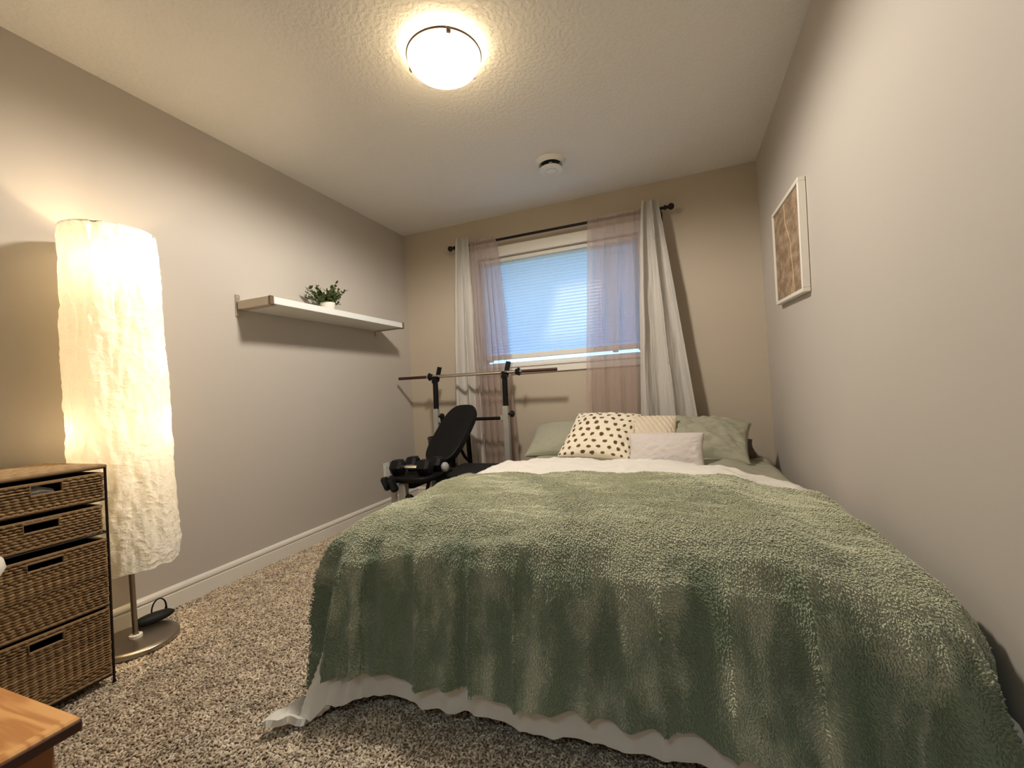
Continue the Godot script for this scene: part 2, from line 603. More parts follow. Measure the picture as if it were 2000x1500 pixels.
func window() -> void:
	var x0 := 0.74; var x1 := 2.09; var y0 := 1.165; var y1 := 2.09
	var w := Node3D.new()
	w.name = "window_1"
	w.set_meta("kind", "structure")
	w.set_meta("label", "white framed basement window behind the cellular shade")
	w.set_meta("category", "window")
	add_child(w)
	# casing: four flat boards with a stepped inner bead
	for s in 4:
		var b := MB.new()
		var o := 0.085
		if s == 0: b.box(Vector3((x0 + x1) / 2, y1 + o / 2, 0.008), Vector3(x1 - x0 + 2 * o, o, 0.018), 0.003)
		elif s == 1:
			b.box(Vector3((x0 + x1) / 2, y0 - 0.056, 0.008), Vector3(x1 - x0 + 2 * o, 0.054, 0.018), 0.004)
			b.box(Vector3((x0 + x1) / 2, y0 - 0.0145, 0.013), Vector3(x1 - x0 + 2 * o, 0.029, 0.026), 0.006)
		elif s == 2: b.box(Vector3(x0 - o / 2, (y0 + y1) / 2, 0.008), Vector3(o, y1 - y0, 0.018), 0.003)
		else: b.box(Vector3(x1 + o / 2, (y0 + y1) / 2, 0.008), Vector3(o, y1 - y0, 0.018), 0.003)
		part(w, "casing" if s != 1 else "sill", b, M.trim)
	# vinyl frame inside the opening and a sliding sash bar
	var f := MB.new()
	var zf := -0.105
	f.box(Vector3((x0 + x1) / 2, y1 - 0.025, zf), Vector3(x1 - x0, 0.05, 0.06), 0.006)
	f.box(Vector3((x0 + x1) / 2, y0 + 0.012, zf), Vector3(x1 - x0, 0.024, 0.06), 0.006)
	f.box(Vector3(x0 + 0.025, (y0 + y1) / 2, zf), Vector3(0.05, y1 - y0 - 0.074, 0.06), 0.006)
	f.box(Vector3(x1 - 0.025, (y0 + y1) / 2, zf), Vector3(0.05, y1 - y0 - 0.074, 0.06), 0.006)
	part(w, "frame", f, M.white_plastic)
	f = MB.new()
	f.box(Vector3(1.86, (y0 + y1) / 2, zf), Vector3(0.045, y1 - y0 - 0.074, 0.045), 0.006)
	part(w, "sash_bar", f, M.white_plastic)
	f = MB.new()
	f.box(Vector3((x0 + x1) / 2, (y0 + y1) / 2, zf - 0.005), Vector3(x1 - x0 - 0.1, y1 - y0 - 0.074, 0.004))
	part(w, "pane", f, M.glass)
	# cellular shade
	var bl := thing("window_shade", "pale blue glowing cellular shade with fine horizontal pleats, drawn down over the window", "window shade", Vector3((x0 + x1) / 2, 1.23, -0.04))
	var yb := 1.255; var yt := 2.055
	var n := 31
	var p := PackedVector3Array()
	for k in n * 2 + 1:
		var y := yb + (yt - yb) * k / (n * 2.0)
		var z := -0.047 + (0.0075 if k % 2 else 0.0)
		for i in 2: p.append(Vector3([x0 + 0.008, x1 - 0.008][i], y, z))
	# flat facets, one strip per pleat side
	var c := MB.new()
	for k in n * 2:
		c.quad(p[k * 2], p[k * 2 + 1], p[k * 2 + 3], p[k * 2 + 2], Vector3(0, 0, 1))
	part(bl, "pleated_fabric", c, M.blind)
	c = MB.new()
	for k in range(1, n):
		var y := yb + (yt - yb) * k / float(n)
		c.box(Vector3((x0 + x1) / 2, y, -0.0475), Vector3(x1 - x0 - 0.018, 0.0048, 0.0025))
	part(bl, "pleat_seams", c, M.seam).set_meta("kind", "stuff")
	c = MB.new()
	c.box(Vector3((x0 + x1) / 2, 2.072, -0.045), Vector3(x1 - x0 - 0.01, 0.036, 0.036), 0.005)
	part(bl, "head_rail", c, M.trim)
	c = MB.new()
	c.box(Vector3((x0 + x1) / 2, 1.2335, -0.045), Vector3(x1 - x0 - 0.02, 0.043, 0.022), 0.005)
	part(bl, "bottom_rail", c, M.trim)

# fabric panel hanging in the x-y plane; xl / xr give the edges at a height share t (0 top .. 1 bottom)
func panel(b: MB, top: float, bot: float, xl: Callable, xr: Callable, z: float, folds: float, amp0: float, amp1: float, seed_: int, thick: float, nu := 150, nv := 60) -> void:
	var f := FastNoiseLite.new()
	f.seed = seed_
	f.frequency = 1.0
	var p := PackedVector3Array()
	for j in nv:
		var t := j / float(nv - 1)
		for i in nu:
			var s := i / float(nu - 1)
			var a := lerpf(amp0, amp1, smoothstep(0.0, 0.25, t))
			var ph := TAU * folds * (s + 0.06 * f.get_noise_2d(s * 2.0, t * 0.9))
			var zz := z + a * (sin(ph) + 0.35 * f.get_noise_2d(s * 5.0, t * 1.5 + 9.0)) + 0.006 * f.get_noise_2d(s * 9.0, t * 5.0)
			var x := lerpf(xl.call(t), xr.call(t), s) + a * 0.45 * cos(ph) * sin(PI * s)
			p.append(Vector3(x, lerpf(top, bot, t), zz))
	if thick > 0: b.shell(p, nu, nv, thick, false)
	else: b.grid(p, nu, nv)

func curtains() -> void:
	var yr := 2.204; var zr := 0.09
	var rod := thing("curtain_rod", "thin dark bronze curtain rod above the window", "curtain rod", Vector3(1.43, yr, zr))
	var b := MB.new()
	b.tube(path([Vector3(0.58, yr, zr), Vector3(2.29, yr, zr)]), 0.0105, 12)
	part(rod, "rod", b, M.bronze)
	for s in [-1.0, 1.0]:
		b = MB.new()
		var x: float = 0.58 if s < 0 else 2.29
		b.lathe([Vector2(0.0, 0.0), Vector2(0.017, 0.0), Vector2(0.017, 0.014), Vector2(0.011, 0.018), Vector2(0.011, 0.026), Vector2(0.018, 0.033), Vector2(0.024, 0.045), Vector2(0.022, 0.058), Vector2(0.012, 0.068), Vector2(0.0, 0.070)], Vector3(x, yr, zr), 20, Basis(Vector3(0, 0, 1), -s * PI / 2), 60.0)
		part(rod, "finial", b, M.bronze)
		b = MB.new()
		var xb: float = 0.635 if s < 0 else 2.262
		b.tube(path([Vector3(xb, yr - 0.012, zr + 0.004), Vector3(xb, yr - 0.014, 0.05), Vector3(xb, yr - 0.02, 0.006)]), 0.006, 8)
		b.box(Vector3(xb, yr - 0.03, 0.003), Vector3(0.022, 0.07, 0.006), 0.002)
		b.tube(path([Vector3(xb, yr + 0.004, zr - 0.0125), Vector3(xb, yr - 0.010, zr - 0.009), Vector3(xb, yr - 0.0125, zr), Vector3(xb, yr - 0.010, zr + 0.009), Vector3(xb, yr + 0.002, zr + 0.013)]), 0.005, 8)
		part(rod, "bracket", b, M.bronze)
	b = MB.new()
	panel(b, 2.258, 0.02, func(t): return lerpf(0.615, 0.49, pow(t, 0.8)), func(t): return lerpf(0.735, 0.80, t), zr + 0.043, 2.2, 0.024, 0.030, 1, 0.003, 110, 60)
	single("drape", "narrow light grey opaque drape hanging to the floor behind the barbell", "curtain", Vector3(0.65, 0.02, zr), b, M.drape, "curtains on the rod")
	b = MB.new()
	panel(b, 2.262, 0.30, func(t): return lerpf(2.145, 2.03, pow(t, 0.7)), func(t): return lerpf(2.25, 2.465, pow(t, 0.95)), zr + 0.046, 2.1, 0.025, 0.036, 2, 0.003, 130, 60)
	single("drape", "light grey opaque drape flaring out to the wall side above the pillows", "curtain", Vector3(2.25, 0.3, zr), b, M.drape, "curtains on the rod")
	b = MB.new()
	panel(b, 2.225, 0.02, func(t): return lerpf(0.725, 0.70, t), func(t): return lerpf(0.962, 1.075, pow(t, 0.55)), zr + 0.022, 6.0, 0.006, 0.022, 3, 0.0, 160, 60)
	single("sheer_curtain", "gathered mauve sheer curtain beside the narrow drape, behind the weight bench", "curtain", Vector3(0.85, 0.02, zr), b, M.sheer, "curtains on the rod")
	b = MB.new()
	panel(b, 2.225, 0.45, func(t): return lerpf(1.735, 1.62, t), func(t): return lerpf(2.15, 2.06, t), zr + 0.021, 4.0, 0.005, 0.013, 4, 0.0, 180, 60)
	single("sheer_curtain", "wide mauve sheer curtain veiling the window beside the flared drape", "curtain", Vector3(1.9, 0.45, zr), b, M.sheer, "curtains on the rod")

# ---------------------------------------------------------------- bed
# a cloth laid over a bed: cloth coordinates (a, b) to a point. c: x0, x1, z1 inner rectangle, top, r shoulder, flares, pn the corner norm
func lay(a: float, b: float, c: Dictionary, f: FastNoiseLite) -> Vector3:
	var ex := 0.0
	var sx := 1.0
	if a < c.x0: ex = c.x0 - a; sx = -1.0
	elif a > c.x1: ex = a - c.x1
	var ez := maxf(b - c.z1, 0.0)
	var p := Vector3(clampf(a, c.x0, c.x1), c.top, minf(b, c.z1))
	var crown := 1.0 - pow(absf((a - 2.07) / 0.85), 3.0)
	p.y += 0.012 * crown * c.puff + c.puff * (0.012 * f.get_noise_2d(a * 2.2, b * 2.6) + 0.010 * f.get_noise_2d(a * 2.4, b * 9.0) + 0.0035 * f.get_noise_2d(a * 14.0, b * 18.0))
	if c.has("zh") and b < c.zh + c.rh:
		var k: float = c.zh + c.rh - b
		p.y -= c.rh - sqrt(maxf(c.rh * c.rh - k * k, 0.0))
	if c.has("wrinkle") and b < c.zh + 0.7:
		p.y += c.wrinkle * (1.0 - absf(f.get_noise_2d(a * 5.0 + b * 3.0, b * 9.0 - a * 2.0)) * 3.2) * (0.5 + f.get_noise_2d(a * 2.0, 70.0))
	if a > c.x1 - 0.25: p.y -= 0.05 * smoothstep(c.x1 - 0.25, c.x1, a)
	if ex == 0.0 and ez == 0.0: return p
	var d := pow(pow(ex, c.pn) + pow(ez, c.pn), 1.0 / c.pn)
	var phi := atan2(ez, ex)
	var corner := pow(sin(2.0 * phi), 2.0)
	var dir := Vector3(sx * cos(phi), 0, sin(phi))
	var rv: float = c.r
	var r: float = lerpf(c.rx if ez > ex or sx < 0 else c.rxr, c.rx * (c.rc if sx < 0 else c.rcr), corner)
	var out := 0.0
	var drop := 0.0
	var arc := (r + rv) / 2 * PI / 2
	if d < arc:
		out = r * sin(d / arc * PI / 2)
		drop = rv * (1.0 - cos(d / arc * PI / 2))
	else:
		var h := d - arc
		var side: float = (c.flare_front if phi > PI / 4 else (c.flare_left if sx < 0 else c.flare_right))
		var fl := lerpf(side, c.flare_corner, corner)
		out = r + h * sin(fl)
		drop = rv + h * cos(fl)
		if sx < 0: out += exp(-pow((phi - 0.88) / 0.38, 2.0)) * c.kick * maxf(h - 0.05, 0.0)
		elif c.has("kickr"): out += exp(-pow((phi - 0.75) / 0.28, 2.0)) * c.kickr * smoothstep(0.0, 0.05, h)
	# hanging folds
	var s := p.x * 1.0 - p.z * 1.0 + (phi * 0.35 * (1.0 if sx < 0 else -1.0))
	var hang := smoothstep(0.05, 0.45, d)
	var g := f.get_noise_2d(s * 4.5, 3.0 + d * 0.5)
	var rid := 1.0 - pow(absf(f.get_noise_2d(s * 6.0, 17.0 + d * 0.5)) * 2.0, 0.6) * 1.6
	out += hang * c.fold * (0.7 * g + 0.5 * rid) + hang * corner * c.fold * 0.9 * sin(phi * 7.0 + 0.6)
	out += 0.006 * f.get_noise_2d(s * 11.0, d * 6.0)
	if sx < 0 and ex > 0.0:
		out += hang * c.crease * (0.5 * exp(-pow((phi - 1.28) / 0.13, 2.0)) - exp(-pow((phi - 1.0) / 0.10, 2.0)) + 0.25 * exp(-pow((phi - 0.72) / 0.14, 2.0)))
		var turn: float = c.turn * corner * smoothstep(0.3, 0.7, d)
		dir = dir.rotated(Vector3.UP, turn)
	var q := p + dir * out
	q.y = p.y - drop
	if q.y < 0.014:
		var over := 0.014 - q.y
		q.y = 0.024 + 0.045 * sin(PI * clampf(over / 0.16, 0.0, 1.0)) * (0.6 + absf(f.get_noise_2d(s * 9.0, over * 9.0)))
		q += dir * over * 0.6
	q.x = minf(q.x, RW - 0.018)
	return q

func cloth(c: Dictionary, thick: float, seed_: int, colour: Callable) -> MB:
	var f := FastNoiseLite.new()
	f.seed = seed_
	f.frequency = 1.0
	f.fractal_octaves = 2
	var a0: float = c.x0 - c.dl
	var a1: float = c.x1 + c.dr
	var b1: float = c.z1 + c.df
	var nu := int((a1 - a0) / c.step) + 1
	var nv := int((b1 - c.zb) / c.step) + 1
	var p := PackedVector3Array()
	var cols := PackedColorArray()
	for j in nv:
		for i in nu:
			var a := lerpf(a0, a1, i / float(nu - 1))
			var t := j / float(nv - 1)
			var head: float = c.zb + c.head.call((a - a0) / (a1 - a0))
			var hem: float = b1 + c.hem * f.get_noise_2d(a * 3.0, 50.0)
			var b := lerpf(head, hem, t)
			p.append(lay(a, b, c, f))
			cols.append(colour.call(a, b, f))
	var m := MB.new()
	m.shell(p, nu, nv, thick, true, cols)
	return m

func bed() -> void:
	var b := MB.new()
	var o := thing("bed", "double bed with a sage green fitted sheet standing along the wall", "bed", Vector3(2.08, 0, 1.2))
	b.box(Vector3(2.08, 0.19, 1.2), Vector3(1.44, 0.18, 1.94), 0.01)
	part(o, "bed_base", b, M.charcoal)
	for x in [1.42, 2.74]:
		for z in [0.3, 2.1]:
			b = MB.new()
			b.lathe([Vector2(0, 0.0), Vector2(0.025, 0.0), Vector2(0.03, 0.1), Vector2(0, 0.1)], Vector3(x, 0, z), 12)
			part(o, "leg", b, M.black)
	# mattress with the sheet drawn over it: a soft edged slab
	var f := FastNoiseLite.new()
	f.seed = 77
	f.frequency = 1.0
	var c := {"x0": 1.40, "x1": 2.76, "z1": 2.14, "top": 0.478, "r": 0.075, "rx": 0.075, "rxr": 0.075, "rc": 1.0, "rcr": 1.0, "crease": 0.0, "turn": 0.0, "kick": 0.0, "pn": 2.0, "puff": 0.8, "flare_front": 0.0, "flare_left": 0.0, "flare_right": 0.0, "flare_corner": 0.0, "fold": 0.004, "dl": 0.3, "dr": 0.3, "df": 0.3, "zb": 0.20, "zh": 0.20, "rh": 0.07, "step": 0.02, "head": func(_t): return 0.0, "hem": 0.0}
	var m := cloth(c, 0.01, 77, func(_a, _b, _f): return Color(1, 1, 1))
	part(o, "fitted_sheet", m, M.sage)
	b = MB.new()
	b.box(Vector3(2.08, 0.345, 1.19), Vector3(1.42, 0.15, 1.88), 0.03)
	part(o, "mattress", b, M.white_fabric)
	# duvet
	c = {"x0": 1.40, "x1": 2.70, "z1": 2.15, "top": 0.538, "r": 0.18, "rx": 0.175, "rxr": 0.155, "rc": 1.18, "rcr": 1.12, "kickr": 0.075, "crease": 0.02, "turn": 0.24, "kick": 0.43, "pn": 3.9, "puff": 1.2, "flare_front": 0.14, "flare_left": 0.10, "flare_right": 0.05, "flare_corner": 0.14, "fold": 0.022, "dl": 0.585, "dr": 0.52, "df": 0.595, "zb": 1.05, "zh": 1.05, "rh": 0.045, "step": 0.0125, "head": func(t): return 0.02 * sin(t * 8.0) + 0.20 * smoothstep(0.52, 0.72, t), "hem": 0.012, "wrinkle": 0.008}
	m = cloth(c, 0.018, 5, func(_a, _b, _f): return Color(1, 1, 1))
	single("duvet", "white duvet folded back below the pillows, its corner trailing on the carpet", "duvet", Vector3(2.07, 0.0, 1.7), m, M.white_fabric)
	# blanket
	c = {"x0": 1.39, "x1": 2.705, "z1": 2.16, "top": 0.562, "r": 0.19, "rx": 0.205, "rxr": 0.178, "rc": 1.27, "rcr": 1.06, "crease": 0.05, "turn": 0.0, "kick": 0.0, "pn": 3.2, "puff": 1.3, "flare_front": 0.16, "flare_left": 0.10, "flare_right": 0.08, "flare_corner": 0.14, "fold": 0.055, "dl": 0.56, "dr": 0.45, "df": 0.56, "zb": 1.57, "zh": 1.57, "rh": 0.018, "step": 0.0085, "head": func(t): return 0.025 * sin(t * 5.0 + 0.5) + 0.03 * smoothstep(0.6, 1.0, t), "hem": 0.014}
	var nap := FastNoiseLite.new()
	nap.seed = 12
	nap.frequency = 1.0
	nap.fractal_octaves = 4
	var nap_and_shade := func(a: float, bb: float) -> float:   # 0 flat and dark .. 1 brushed up and light, with shade painted in
		var front := smoothstep(2.20, 2.50, bb)  # shade put into the colour: the hanging foot is kept darker
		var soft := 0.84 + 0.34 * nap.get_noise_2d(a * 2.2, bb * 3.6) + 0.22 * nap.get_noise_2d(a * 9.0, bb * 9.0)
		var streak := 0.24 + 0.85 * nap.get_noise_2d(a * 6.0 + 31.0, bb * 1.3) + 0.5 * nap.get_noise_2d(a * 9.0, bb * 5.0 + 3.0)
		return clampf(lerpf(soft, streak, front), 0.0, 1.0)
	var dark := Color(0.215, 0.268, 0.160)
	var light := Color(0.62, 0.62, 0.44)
	var f2 := FastNoiseLite.new()
	f2.seed = 5
	f2.frequency = 1.0
	f2.fractal_octaves = 2
	m = cloth(c, 0.010, 5, func(a, bb, _f): return dark.lerp(light, smoothstep(0.1, 0.9, nap_and_shade.call(a, bb))) * 0.85)
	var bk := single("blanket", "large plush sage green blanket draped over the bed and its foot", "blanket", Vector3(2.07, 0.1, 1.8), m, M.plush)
	# the pile: short leaning tufts over the whole upper face
	var t := MB.new()
	t.tube(path([Vector3(0, -0.15, 0), Vector3(0.12, 0.35, 0.04), Vector3(0.42, 0.72, 0.0), Vector3(0.85, 0.95, -0.05)]), [0.34, 0.36, 0.26, 0.06], 4)
	var buf := PackedFloat32Array()
	var count := 0
	var s := 0.0046
	var bb: float = c.zb + 0.005
	var b_end: float = c.z1 + c.df - 0.006
	var off := Vector3(2.07, 0.1, 1.8)
	while bb < b_end:
		var a: float = c.x0 - c.dl + 0.006
		var a_end: float = c.x1 + c.dr * 0.8
		while a < a_end:
			var aa := a + rng.randf_range(-0.0024, 0.0024)
			var b2 := bb + rng.randf_range(-0.0024, 0.0024)
			var head: float = c.head.call((aa - (c.x0 - c.dl)) / (c.x1 + c.dr - c.x0 + c.dl))
			if b2 > c.zb + head + 0.004:
				var p0 := lay(aa, b2, c, f2)
				if p0.x < RW - 0.022:
					var du := lay(aa + 0.004, b2, c, f2) - p0
					var dv := lay(aa, b2 + 0.004, c, f2) - p0
					var nn := dv.cross(du).normalized()
					var k: float = nap_and_shade.call(aa, b2)
					var ang := 1.2 + 3.0 * nap.get_noise_2d(aa * 1.7, b2 * 1.7 + 60.0) + rng.randf_range(-0.7, 0.7)
					var dir := (du.normalized() * cos(ang) + dv.normalized() * sin(ang))
					dir = (dir - nn * dir.dot(nn)).normalized()
					var up := lerpf(0.40, 0.85, k) * rng.randf_range(0.8, 1.2)
					var L := 0.0049 * rng.randf_range(0.8, 1.25)
					var ex := dir * L * lerpf(1.25, 0.85, k)
					var ey := nn * L * up
					var ez := nn.cross(dir) * L * 1.05
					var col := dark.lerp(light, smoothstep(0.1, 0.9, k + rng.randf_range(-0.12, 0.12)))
					var o2 := p0 - off
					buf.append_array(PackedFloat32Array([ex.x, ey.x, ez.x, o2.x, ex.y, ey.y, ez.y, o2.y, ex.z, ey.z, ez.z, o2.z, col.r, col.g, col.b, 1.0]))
					count += 1
			a += s
		bb += s
	var mm := MultiMesh.new()
	mm.transform_format = MultiMesh.TRANSFORM_3D
	mm.use_colors = true
	mm.mesh = t.mesh(Vector3.ZERO)
	mm.instance_count = count
	mm.buffer = buf
	var pile := MultiMeshInstance3D.new()
	pile.name = "plush_pile"
	pile.multimesh = mm
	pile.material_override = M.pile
	pile.set_meta("kind", "stuff")
	bk.add_child(pile)

func pillow_mesh(at: Vector3, basis: Basis, w: float, h: float, t: float, seed_: int, pinch := 0.07, wr := 0.012, rib := 0.0, n := 44) -> MB:
	var f := FastNoiseLite.new()
	f.seed = seed_
	f.frequency = 1.0
	var m := MB.new()
	for side in [1.0, -1.0]:
		var p := PackedVector3Array()
		for j in n:
			for i in n:
				var u := -cos(PI * i / (n - 1.0))
				var v := -cos(PI * j / (n - 1.0))
				u = lerpf(u, 2.0 * i / (n - 1.0) - 1.0, 0.35)
				v = lerpf(v, 2.0 * j / (n - 1.0) - 1.0, 0.35)
				var x := w / 2 * u * (1.0 - pinch * (1.0 - v * v))
				var y := h / 2 * v * (1.0 - pinch * (1.0 - u * u))
				var e := (1.0 - u * u) * (1.0 - v * v)
				var z := t / 2 * pow(maxf(e, 0.0), 0.42)
				z += wr * minf(1.0, e * 4.0) * (f.get_noise_2d(u * 1.3 + side * 9, v * 1.3) + 0.5 * (1.0 - absf(f.get_noise_2d(u * 2.5, v * 2.5 + side * 5)) * 3.0))
				if rib > 0.0: z += rib * minf(1.0, e * 6.0) * sin((x + y * 0.55) * 190.0) * (0.6 + 0.4 * sin((x - y) * 150.0))
				p.append(at + basis * Vector3(x, y, side * z))
		m.grid(p, n, n, false, side < 0)
		# v runs downward in the picture of the print
	return m

func tilt(back: float, yaw := 0.0, roll := 0.0) -> Basis:
	return Basis(Vector3.UP, yaw) * Basis(Vector3.RIGHT, -back) * Basis(Vector3(0, 0, 1), roll)

func pillows() -> void:
	single("pillow", "sage green bed pillow nearest the weight bench, half hidden by the dotted cushion", "pillow", Vector3(1.62, 0.49, 0.36), pillow_mesh(Vector3(1.60, 0.570, 0.34), tilt(1.18, 0.05, 0.03), 0.68, 0.44, 0.17, 3, 0.06, 0.012), M.sage, "pillows and cushions on the bed")
	single("pillow", "sage green bed pillow slumped beside the knitted cushion, next to the wall", "pillow", Vector3(2.4, 0.49, 0.4), pillow_mesh(Vector3(2.35, 0.570, 0.44), tilt(1.14, -0.05, -0.11), 0.71, 0.46, 0.19, 4, 0.055, 0.03), M.sage, "pillows and cushions on the bed")
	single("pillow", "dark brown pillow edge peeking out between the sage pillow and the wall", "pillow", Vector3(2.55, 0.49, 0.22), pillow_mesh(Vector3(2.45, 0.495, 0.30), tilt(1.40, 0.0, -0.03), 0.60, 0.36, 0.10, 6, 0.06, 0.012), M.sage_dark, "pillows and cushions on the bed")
	single("cushion", "cream cushion printed with brown gold dots", "cushion", Vector3(1.80, 0.49, 0.72), pillow_mesh(Vector3(1.83, 0.626, 0.60), tilt(1.10, 0.0, -0.09), 0.45, 0.51, 0.15, 7, 0.05, 0.012), M.dots, "pillows and cushions on the bed")
	single("cushion", "cream cable knitted cushion behind the small plain one", "cushion", Vector3(2.10, 0.49, 0.6), pillow_mesh(Vector3(2.09, 0.605, 0.56), tilt(0.85, 0.0, -0.02), 0.40, 0.36, 0.12, 8, 0.05, 0.004, 0.004, 90), M.knit, "pillows and cushions on the bed")
	single("cushion", "small plain pale grey rectangular cushion in front", "cushion", Vector3(2.19, 0.49, 0.85), pillow_mesh(Vector3(2.225, 0.552, 0.86), tilt(0.72, -0.05, 0.0), 0.41, 0.26, 0.12, 9, 0.06, 0.006), M.grey_fabric, "pillows and cushions on the bed")

# ---------------------------------------------------------------- ceiling
func ceiling_fixtures() -> void:
	var c := Vector3(1.455, RH, 1.775)
	var o := thing("ceiling_light", "round flush ceiling light with a glowing frosted glass bowl", "ceiling light", c)
	var b := MB.new()
	b.lathe([Vector2(0.0, -0.018), Vector2(0.118, -0.018), Vector2(0.124, -0.012), Vector2(0.124, 0.0), Vector2(0.0, 0.0)], c, 48)
	part(o, "mounting_pan", b, M.trim)
	b = MB.new()
	var R := 0.158
	var prof := []
	for k in 13:
		var a := (PI / 2) * k / 12.0
		prof.append(Vector2(R * sin(a), -0.045 - 0.075 * cos(a)))
	prof.append(Vector2(R, -0.040))
	prof.append(Vector2(R - 0.005, -0.040))
	for k in range(12, -1, -1):
		var a := (PI / 2) * k / 12.0
		prof.append(Vector2((R - 0.005) * sin(a), -0.045 - 0.070 * cos(a)))
	b.lathe(prof, c, 64)
	part(o, "glass_bowl", b, M.dome)
	b = MB.new()
	var rr := PackedVector3Array()
	for k in 64: rr.append(c + Vector3(cos(TAU * k / 64), 0, sin(TAU * k / 64)) * 0.1585 + Vector3(0, -0.036, 0))
	b.tube(rr, 0.0042, 8, false, true)
	part(o, "metal_rim", b, M.cap)
	for g in [0.95, 3.05, 5.15]:
		b = MB.new()
		var e := Vector3(cos(g), 0, sin(g))
		b.box(c + e * (R + 0.002) + Vector3(0, -0.046, 0), Vector3(0.012, 0.022, 0.016), 0.002, Basis(Vector3.UP, -g))
		b.tube(path([c + e * (R - 0.004) + Vector3(0, -0.034, 0), c + e * 0.115 + Vector3(0, -0.012, 0)]), 0.004, 8)
		part(o, "clip", b, M.cap)
	var l := OmniLight3D.new()
	l.name = "bowl_light"
	l.light_color = Color(1.0, 0.87, 0.64)
	l.light_energy = 0.10
	l.light_size = 0.10
	l.omni_range = 8.0
	l.omni_attenuation = 2.0
	l.shadow_enabled = true
	l.position = Vector3(0, -0.085, 0)
	o.add_child(l)
	var sp := SpotLight3D.new()
	sp.name = "bowl_light_downward"
	sp.light_color = Color(1.0, 0.965, 0.92)
	sp.light_energy = 2.5
	sp.light_size = 0.10
	sp.spot_angle = 89.0
	sp.spot_angle_attenuation = 0.35
	sp.spot_range = 8.0
	sp.spot_attenuation = 2.0
	sp.shadow_enabled = true
	sp.position = Vector3(0, -0.10, 0)
	sp.rotation.x = -PI / 2
	o.add_child(sp)
	# round air diffuser
	c = Vector3(1.612, RH, 0.655)
	o = thing("ceiling_vent", "round white air diffuser on the ceiling near the window", "ceiling vent", c)
	b = MB.new()
	b.lathe([Vector2(0.060, -0.002), Vector2(0.070, -0.022), Vector2(0.078, -0.026), Vector2(0.098, -0.010), Vector2(0.102, 0.0)], c, 48)
	part(o, "flange", b, M.white_plastic)
	b = MB.new()
	b.lathe([Vector2(0.0, -0.006), Vector2(0.062, -0.006), Vector2(0.062, 0.0)], c, 32)
	part(o, "throat", b, M.black)
	b = MB.new()
	b.lathe([Vector2(0.012, -0.004), Vector2(0.012, -0.046), Vector2(0.072, -0.048), Vector2(0.077, -0.054), Vector2(0.074, -0.061), Vector2(0.046, -0.066), Vector2(0.043, -0.062), Vector2(0.037, -0.062), Vector2(0.034, -0.067), Vector2(0.0, -0.069)], c, 48)
	part(o, "disc", b, M.white_plastic)

